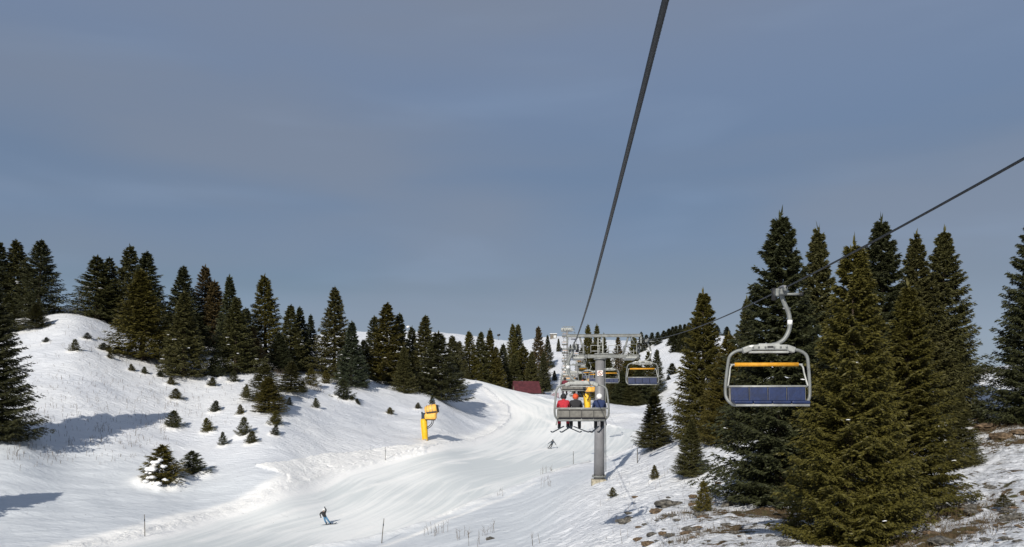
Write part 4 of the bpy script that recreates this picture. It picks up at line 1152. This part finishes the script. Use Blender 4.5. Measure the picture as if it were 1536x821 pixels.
SIT = dict(pelvis=(0, 0, .12), belly=(0, .02, .30), chest=(0, .02, .52), neck=(0, .0, .69), head=(0, -.02, .80), crown=(0, -.02, .90),
           shL=(-.20, .01, .60), elL=(-.27, -.12, .36), wrL=(-.16, -.36, .34), shR=(.20, .01, .60), elR=(.27, -.12, .36), wrR=(.16, -.36, .34),
           hpL=(-.11, -.06, .10), knL=(-.14, -.50, .12), anL=(-.14, -.54, -.46), toL=(-.15, -.74, -.54), hpR=(.11, -.06, .10), knR=(.14, -.50, .12), anR=(.14, -.54, -.46), toR=(.15, -.74, -.54))
def rider(ch, slot, jacket, trousers, helmet, label, spread=.14, tilt=0.0):
    """sits on a chair: the seat top is 3.06 m below the grip"""
    x = -.36 - 1.04 + .52 * (slot + .5)
    J = {k: tuple(v) for k, v in SIT.items()}
    for s, sg in (('L', -1), ('R', 1)):
        for k in ('kn', 'an', 'to'):
            v = J[k + s]; J[k + s] = (sg * (spread + (0.02 if k == 'to' else 0)), v[1], v[2])
    base = ch.location + Matrix.Rotation(ch.rotation_euler.z, 3, 'Z') @ Vector((x, -.14, -2.99))
    e = person(base, ch.rotation_euler.z, J, jacket, trousers, M['dark'], helmet, label, 'riders on the chairlift')
    for sg in (-1, 1):
        m = MB(); ski_mesh(m, (sg * spread + tilt * .25, -.72, -.63), (tilt + sg * .03, -1, -.22), 1.65, .10)
        m.build('ski', M['slate'], e)
    return e
# from behind the order is mirrored: slot 3 is on the left
rider(CH[0], 3, M['red'], M['red'], M['black'], 'left rider on the loaded chair, red jacket and trousers, black helmet', .19, .35)
rider(CH[0], 2, M['black'], M['black'], M['orangered'], 'middle rider on the loaded chair, black clothes, orange-red hat', .18, -.5)
rider(CH[0], 0, M['navy'], M['black'], M['white'], 'right rider on the loaded chair, navy jacket and white helmet', .14, .15)
rider(CH[1], 3, M['maroon'], M['maroon'], M['black'], 'maroon-clad rider on the chair ahead, leftmost', .16, .2)
rider(CH[1], 1, M['black'], M['black'], M['black'], 'black-clad rider on the chair ahead', .16, 0)
rider(CH[1], 0, M['orangered'], M['black'], M['black'], 'orange-jacketed rider on the chair ahead, rightmost', .16, -.2)

# snowboarder on the run, leaning back, near the bottom
def snowboarder():
    p = hit(491, 787)
    J = dict(pelvis=(-.20, .02, .72), belly=(-.30, .02, .90), chest=(-.38, .0, 1.10), neck=(-.36, -.04, 1.27), head=(-.33, -.08, 1.38), crown=(-.31, -.09, 1.48),
             shL=(-.58, .02, 1.17), elL=(-.70, .12, .98), wrL=(-.62, .02, .78), shR=(-.19, -.02, 1.20), elR=(-.10, -.10, 1.42), wrR=(-.20, -.16, 1.62),
             hpL=(-.28, .02, .68), knL=(-.22, -.20, .42), anL=(-.08, .0, .12), toL=(-.10, -.16, .07), hpR=(-.12, .02, .66), knR=(.10, -.16, .40), anR=(.30, .0, .12), toR=(.28, -.16, .07))
    e = person(p, math.radians(10), J, M['black'], M['lightblue'], M['dark'], M['white'], 'snowboarder in black jacket and light blue trousers near the bottom')
    m = MB(); ski_mesh(m, (.10, -.05, .01), (1, .25, .06), 1.62, .30); m.build('snowboard', M['slate'], e)
snowboarder()

def skier():
    p = hit(827, 673)
    J = dict(pelvis=(.10, .0, .78), belly=(.20, -.04, .95), chest=(.26, -.14, 1.14), neck=(.27, -.22, 1.28), head=(.28, -.27, 1.38), crown=(.29, -.28, 1.48),
             shL=(.06, -.14, 1.20), elL=(-.22, -.26, 1.02), wrL=(-.44, -.44, .86), shR=(.46, -.14, 1.18), elR=(.64, -.24, .94), wrR=(.78, -.42, .72),
             hpL=(.0, .0, .76), knL=(-.22, -.16, .48), anL=(-.48, .04, .14), toL=(-.50, -.18, .08), hpR=(.18, .0, .74), knR=(.08, -.18, .46), anR=(-.12, .04, .14), toR=(-.14, -.18, .08))
    e = person(p, math.radians(-8), J, M['slate'], M['black'], M['dark'], M['black'], 'skier in dark clothes carving across the run below the loaded chair')
    for x in (-.49, -.13):
        m = MB(); ski_mesh(m, (x, -.12, .02), (.35, -1, -.05), 1.65, .10); m.build('ski', M['slate'], e)
    R = Matrix.Rotation(math.radians(-8), 3, 'Z')
    for k, (h, q) in enumerate((((-.44, -.48, .85), (-.75, .25, .12)), ((.80, -.46, .70), (1.05, .35, .10)))):
        o = MB().tube([R @ Vector(h) + Vector((0, 0, .06)), R @ Vector(q)], .012, 6).tube([R @ (Vector(q) * .9 + Vector(h) * .1), R @ (Vector(q) * .88 + Vector(h) * .12)], .05, 8)
        pe = empty('ski_pole', p, ['ski pole in the carving skier hand on the left', 'ski pole in the carving skier hand on the right'][k], 'ski pole', 'ski poles')
        o.build('shaft', M['dark'], pe)
skier()

# ------------------------------------------------------------------ rocks on the right bank
def rock_mesh(seed, flat=.5):
    bm = bmesh.new(); bmesh.ops.create_icosphere(bm, subdivisions=3, radius=1)
    rng = random.Random(seed); o = Vector((rng.uniform(0, 50), rng.uniform(0, 50), rng.uniform(0, 50)))
    from mathutils import noise as N
    for v in bm.verts:
        n = N.fractal(v.co * 1.3 + o, 1.0, 2.0, 4) * .45 + abs(N.noise(v.co * 2.6 + o)) * -.25
        v.co *= 1 + n
        v.co.z *= flat
    me = bpy.data.meshes.new('rock'); bm.to_mesh(me); bm.free()
    return me
def rocks():
    rk = [rock_mesh(s, f) for s, f in ((1, .45), (2, .55), (3, .35), (4, .5))]
    for m in rk: m.materials.append(M['rock'])
    rb = [rock_mesh(s, f) for s, f in ((5, .4), (6, .5), (7, .32))]
    for m in rb: m.materials.append(M['stone_brown'])
    big = [(1000, 757, 20, 0, 'large grey boulder lying in the snow below the short dense spruce'), (986, 768, 14, 1, 'brownish lower end of the boulder below the short dense spruce'), (1008, 773, 8, 0, 'grey stone just below the large boulder'),
           (1480, 640, 20, 1, 'broad brown stone by the foot of the right edge spruce'), (1500, 655, 18, 1, 'reddish brown stone below the broad brown one'), (1530, 648, 18, 1, 'brown stone at the right edge under the dark spruce'),
           (1470, 632, 14, 1, 'flat brown stone at the top of the right bank rubble'), (1508, 560, 12, 0, 'stone near the ridge behind the right edge spruce'), (1475, 558, 14, 0, 'dark stone on the shaded ridge top'),
           (1455, 555, 10, 0, 'smaller dark stone on the shaded ridge top'), (1412, 812, 22, 0, 'pale stone in the bare earth at the bottom right'), (1398, 800, 14, 1, 'brown stone in the bare earth right of the foreground spruce'),
           (1457, 716, 8, 0, 'grey stone on open snow right of the small spruce'), (735, 809, 8, 0, 'dark stone in the snow beside dry stems at the bottom'), (1238, 806, 14, 0, 'stone under the skirt of the foreground spruce'), (1030, 800, 12, 1, 'low brown stone at the bottom of the right bank')]
    for i, (px, py, w, kind, lb) in enumerate(big):
        p = hit(px, py); s = w * p.y / F
        o = link('rock', (rb if kind else rk)[i % (3 if kind else 4)])
        o.location = p + Vector((0, 0, .0)); o.scale = (s, s * .8, s * .75); o.rotation_euler = (0, 0, i * 1.3)
        tag(o, lb, 'rock', 'rocks on the right bank')
    rng = random.Random(3)
    n = 0
    while n < 140:
        px = rng.uniform(930, 1540); py = rng.uniform(720, 818)
        if px < 1060 and py < 735 + (1060 - px) * .2 and rng.random() < .8: continue
        if 1180 < px < 1390 and rng.random() < .7: continue
        p = hit(px, py); s = rng.choice([2, 2.5, 3, 3, 4, 5, 6]) * 1.25 * p.y / F
        o = link('stone', rng.choice(rk + rb)); o.location = p + Vector((0, 0, -.02)); o.scale = (s * 1.5, s, s * 1.2); o.rotation_euler = (0, 0, rng.uniform(-.5, .5))
        tag(o, 'small dark stone poking through the snow of the right bank', 'stone', 'small stones on the right bank')
        n += 1
rocks()

# ------------------------------------------------------------------ dry stems and dead grass (countless)
def stems():
    rng = np.random.default_rng(5); mb = MB()
    def stem(p, h, r, br=True):
        lean = Vector((rng.normal(0, .16), rng.normal(0, .16), 1)) 
        a = p - Vector((0, 0, .1)); b = p + lean * h * .5; c = p + lean * h + Vector((rng.normal(0, .05), 0, 0)) * h
        mb.tube([a, b, c], [r, r * .8, r * .3], 4, False)
        if br and h > .5:
            for _ in range(rng.integers(1, 4)):
                t = rng.uniform(.35, .8); q = p + lean * h * t
                mb.tube([q, q + Vector((rng.normal(0, .18), rng.normal(0, .18), .25)) * h], [r * .6, r * .25], 3, False)
    def cluster(px, py, n, sp, h0, h1, r):
        c = hit(px, py)
        for _ in range(n):
            x = c.x + rng.normal(0, sp); y = c.y + rng.normal(0, sp)
            stem(Vector((x, y, gz(x, y))), rng.uniform(h0, h1), r)
    for px, py in [(640,803),(650,806),(656,800),(668,800),(686,810),(690,812),(712,818),(724,805),(742,800),(803,818),(817,730),(823,732),(751,745),(812,712),(822,708),(828,709),(20,683),(26,684),(107,668),(135,665),(178,668),(206,656),(214,662),(152,650),(160,648)]:
        cluster(px, py, 3, .25, .5, 1.2, .018)
    for _ in range(850):
        px = rng.uniform(0, 260); py = rng.uniform(565, 700)
        if rng.random() < .5: px = rng.uniform(40, 420); py = rng.uniform(475, 640)
        cluster(px, py, rng.integers(1, 3), .5, .2, .75, .017)
    for _ in range(60):
        cluster(rng.uniform(430, 720), rng.uniform(590, 680), 1, .3, .2, .6, .014)
    for _ in range(90):
        cluster(rng.uniform(900, 1150), rng.uniform(700, 815), 1, .3, .15, .5, .010)
    tag(mb.build('dry_stems', M['stem']), 'thin dry plant stems poking through the snow', 'dry stems', None, 'stuff')
    # twiggy undergrowth at the feet of the hill spruces
    mb2 = MB(); rr = random.Random(9)
    for px, py in [(395,560),(420,565),(455,555),(480,560),(560,560),(572,572),(592,575),(610,578),(632,580),(330,535),(312,520),(405,540),(545,570),(520,570),(470,585),(640,588)]:
        c = hit(px, py)
        for k in range(46):
            a = rr.uniform(0, 6.28); r = rr.uniform(0, 1.8); x = c.x + math.cos(a) * r; y = c.y + math.sin(a) * r; z = gz(x, y)
            h = rr.uniform(.5, 1.5); dx, dy = rr.gauss(0, .35), rr.gauss(0, .35)
            mb2.tube([(x, y, z - .1), (x + dx * .5, y + dy * .5, z + h * .6), (x + dx, y + dy, z + h)], [.025, .018, .008], 3, False)
    tag(mb2.build('undergrowth', M['stem']), 'leafless twiggy undergrowth at the feet of the hill spruces', 'undergrowth', None, 'stuff')
    # dead grass on the bare patches
    V = []; rg = np.random.default_rng(8)
    for bx, by, rx, ry, k in BARE:
        c = hit(bx, by); n = int(420 * rx * ry * .5)
        for _ in range(n):
            x = c.x + rg.normal(0, rx * .45); y = c.y + rg.normal(0, ry * .8); z = gz(x, y)
            h = rg.uniform(.04, .13); dx, dy = rg.normal(0, .08), rg.normal(0, .08); w = .008
            V += [(x - w, y, z - .12), (x + w, y, z - .12), (x + dx, y + dy, z + h)]
    V = np.array(V); me = mesh_np('dead_grass', V, np.arange(len(V)).reshape(-1, 3))
    tag(link('dead_grass', me, None, M['straw']), 'short brown dead grass on the bare patches of the right bank', 'dead grass', None, 'stuff')
stems()

# ------------------------------------------------------------------ light, sky, camera
SUN_EL = math.radians(28.5)
SH = Vector((0.31, 0.95)).normalized()                  # horizontal direction in which shadows fall
to_sun = Vector((-SH.x * math.cos(SUN_EL), -SH.y * math.cos(SUN_EL), math.sin(SUN_EL)))
sd = bpy.data.lights.new('sun', 'SUN'); sd.energy = 4.55; sd.angle = math.radians(0.5); sd.color = (1.0, 0.94, 0.84)
so = bpy.data.objects.new('sun', sd); COL.objects.link(so)
so.rotation_euler = (-to_sun).to_track_quat('-Z', 'Y').to_euler()
so.location = to_sun * 100

W = bpy.data.worlds.new('World'); SC.world = W; W.use_nodes = True
nt = W.node_tree; L = nt.links; bg = nt.nodes['Background']
sky = nd(nt, 'ShaderNodeTexSky', sky_type='NISHITA'); sky.sun_disc = False
sky.sun_elevation = SUN_EL; sky.sun_rotation = math.atan2(to_sun.x, to_sun.y)
sky.altitude = 1200; sky.air_density = 1.0; sky.dust_density = 1.5
tc = nd(nt, 'ShaderNodeTexCoord'); sp = nd(nt, 'ShaderNodeSeparateXYZ'); L.new(tc.outputs['Generated'], sp.inputs[0])
mp = nd(nt, 'ShaderNodeMapping'); mp.inputs['Scale'].default_value = (1.0, 1.0, 5.0); mp.inputs['Rotation'].default_value = (0, math.radians(-5), 0)
L.new(tc.outputs['Generated'], mp.inputs['Vector'])
ramp = nd(nt, 'ShaderNodeValToRGB'); cr = ramp.color_ramp
S = 0.10
def lin(r, g, b): 
    f = lambda c: ((c / 255 + .055) / 1.055) ** 2.4 if c > 10 else c / 255 / 12.92
    return (f(r) / S / 8, f(g) / S / 8, f(b) / S / 8, 1)
cr.elements[0].position = 0.0; cr.elements[0].color = lin(165, 182, 204)
cr.elements[1].position = 1.0; cr.elements[1].color = lin(128, 140, 160)
for p, c in ((.085, (155, 173, 196)), (.115, (136, 155, 178)), (.15, (112, 132, 152)), (.20, (113, 132, 158)), (.28, (107, 127, 155)), (.36, (115, 133, 161)), (.46, (124, 138, 163)), (.6, (126, 138, 160))):
    el = cr.elements.new(p); el.color = lin(*c)
L.new(sp.outputs[2], ramp.inputs[0])
n1 = noise(nt, mp.outputs[0], 1.3, 3, 0.42, 0.2)
n2 = noise(nt, mp.outputs[0], 3.2, 3, 0.45, 0.3)
cl = mixc(nt, math_n(nt, 'MULTIPLY', maprange(nt, n1, .42, .66), .8), ramp.outputs[0], lin(127, 136, 152))
cl = mixc(nt, math_n(nt, 'MULTIPLY', maprange(nt, n2, .50, .80), .26), cl, lin(142, 160, 186))
sc8 = nd(nt, 'ShaderNodeVectorMath', operation='SCALE'); sc8.inputs['Scale'].default_value = 8.0
L.new(cl, sc8.inputs[0])
fin = mixc(nt, 0.86, sky.outputs[0], sc8.outputs[0])
L.new(fin, bg.inputs['Color']); bg.inputs['Strength'].default_value = S

cam = bpy.data.cameras.new('camera'); co = bpy.data.objects.new('camera', cam); COL.objects.link(co)
cam.sensor_fit = 'HORIZONTAL'; cam.sensor_width = 36.0; cam.lens = F / 1536 * 36
cam.shift_y = (HY - 410.5) / 1536
co.location = (0, 0, 0); co.rotation_euler = (math.radians(90), 0, 0)
cam.clip_start = 0.05; cam.clip_end = 9000
SC.camera = co
vs = SC.view_settings
vs.view_transform = 'Standard'; vs.look = 'None'; vs.exposure = 0.0; vs.gamma = 1.0; vs.use_curve_mapping = False
SC.cycles.max_bounces = 5; SC.cycles.diffuse_bounces = 3; SC.cycles.glossy_bounces = 2
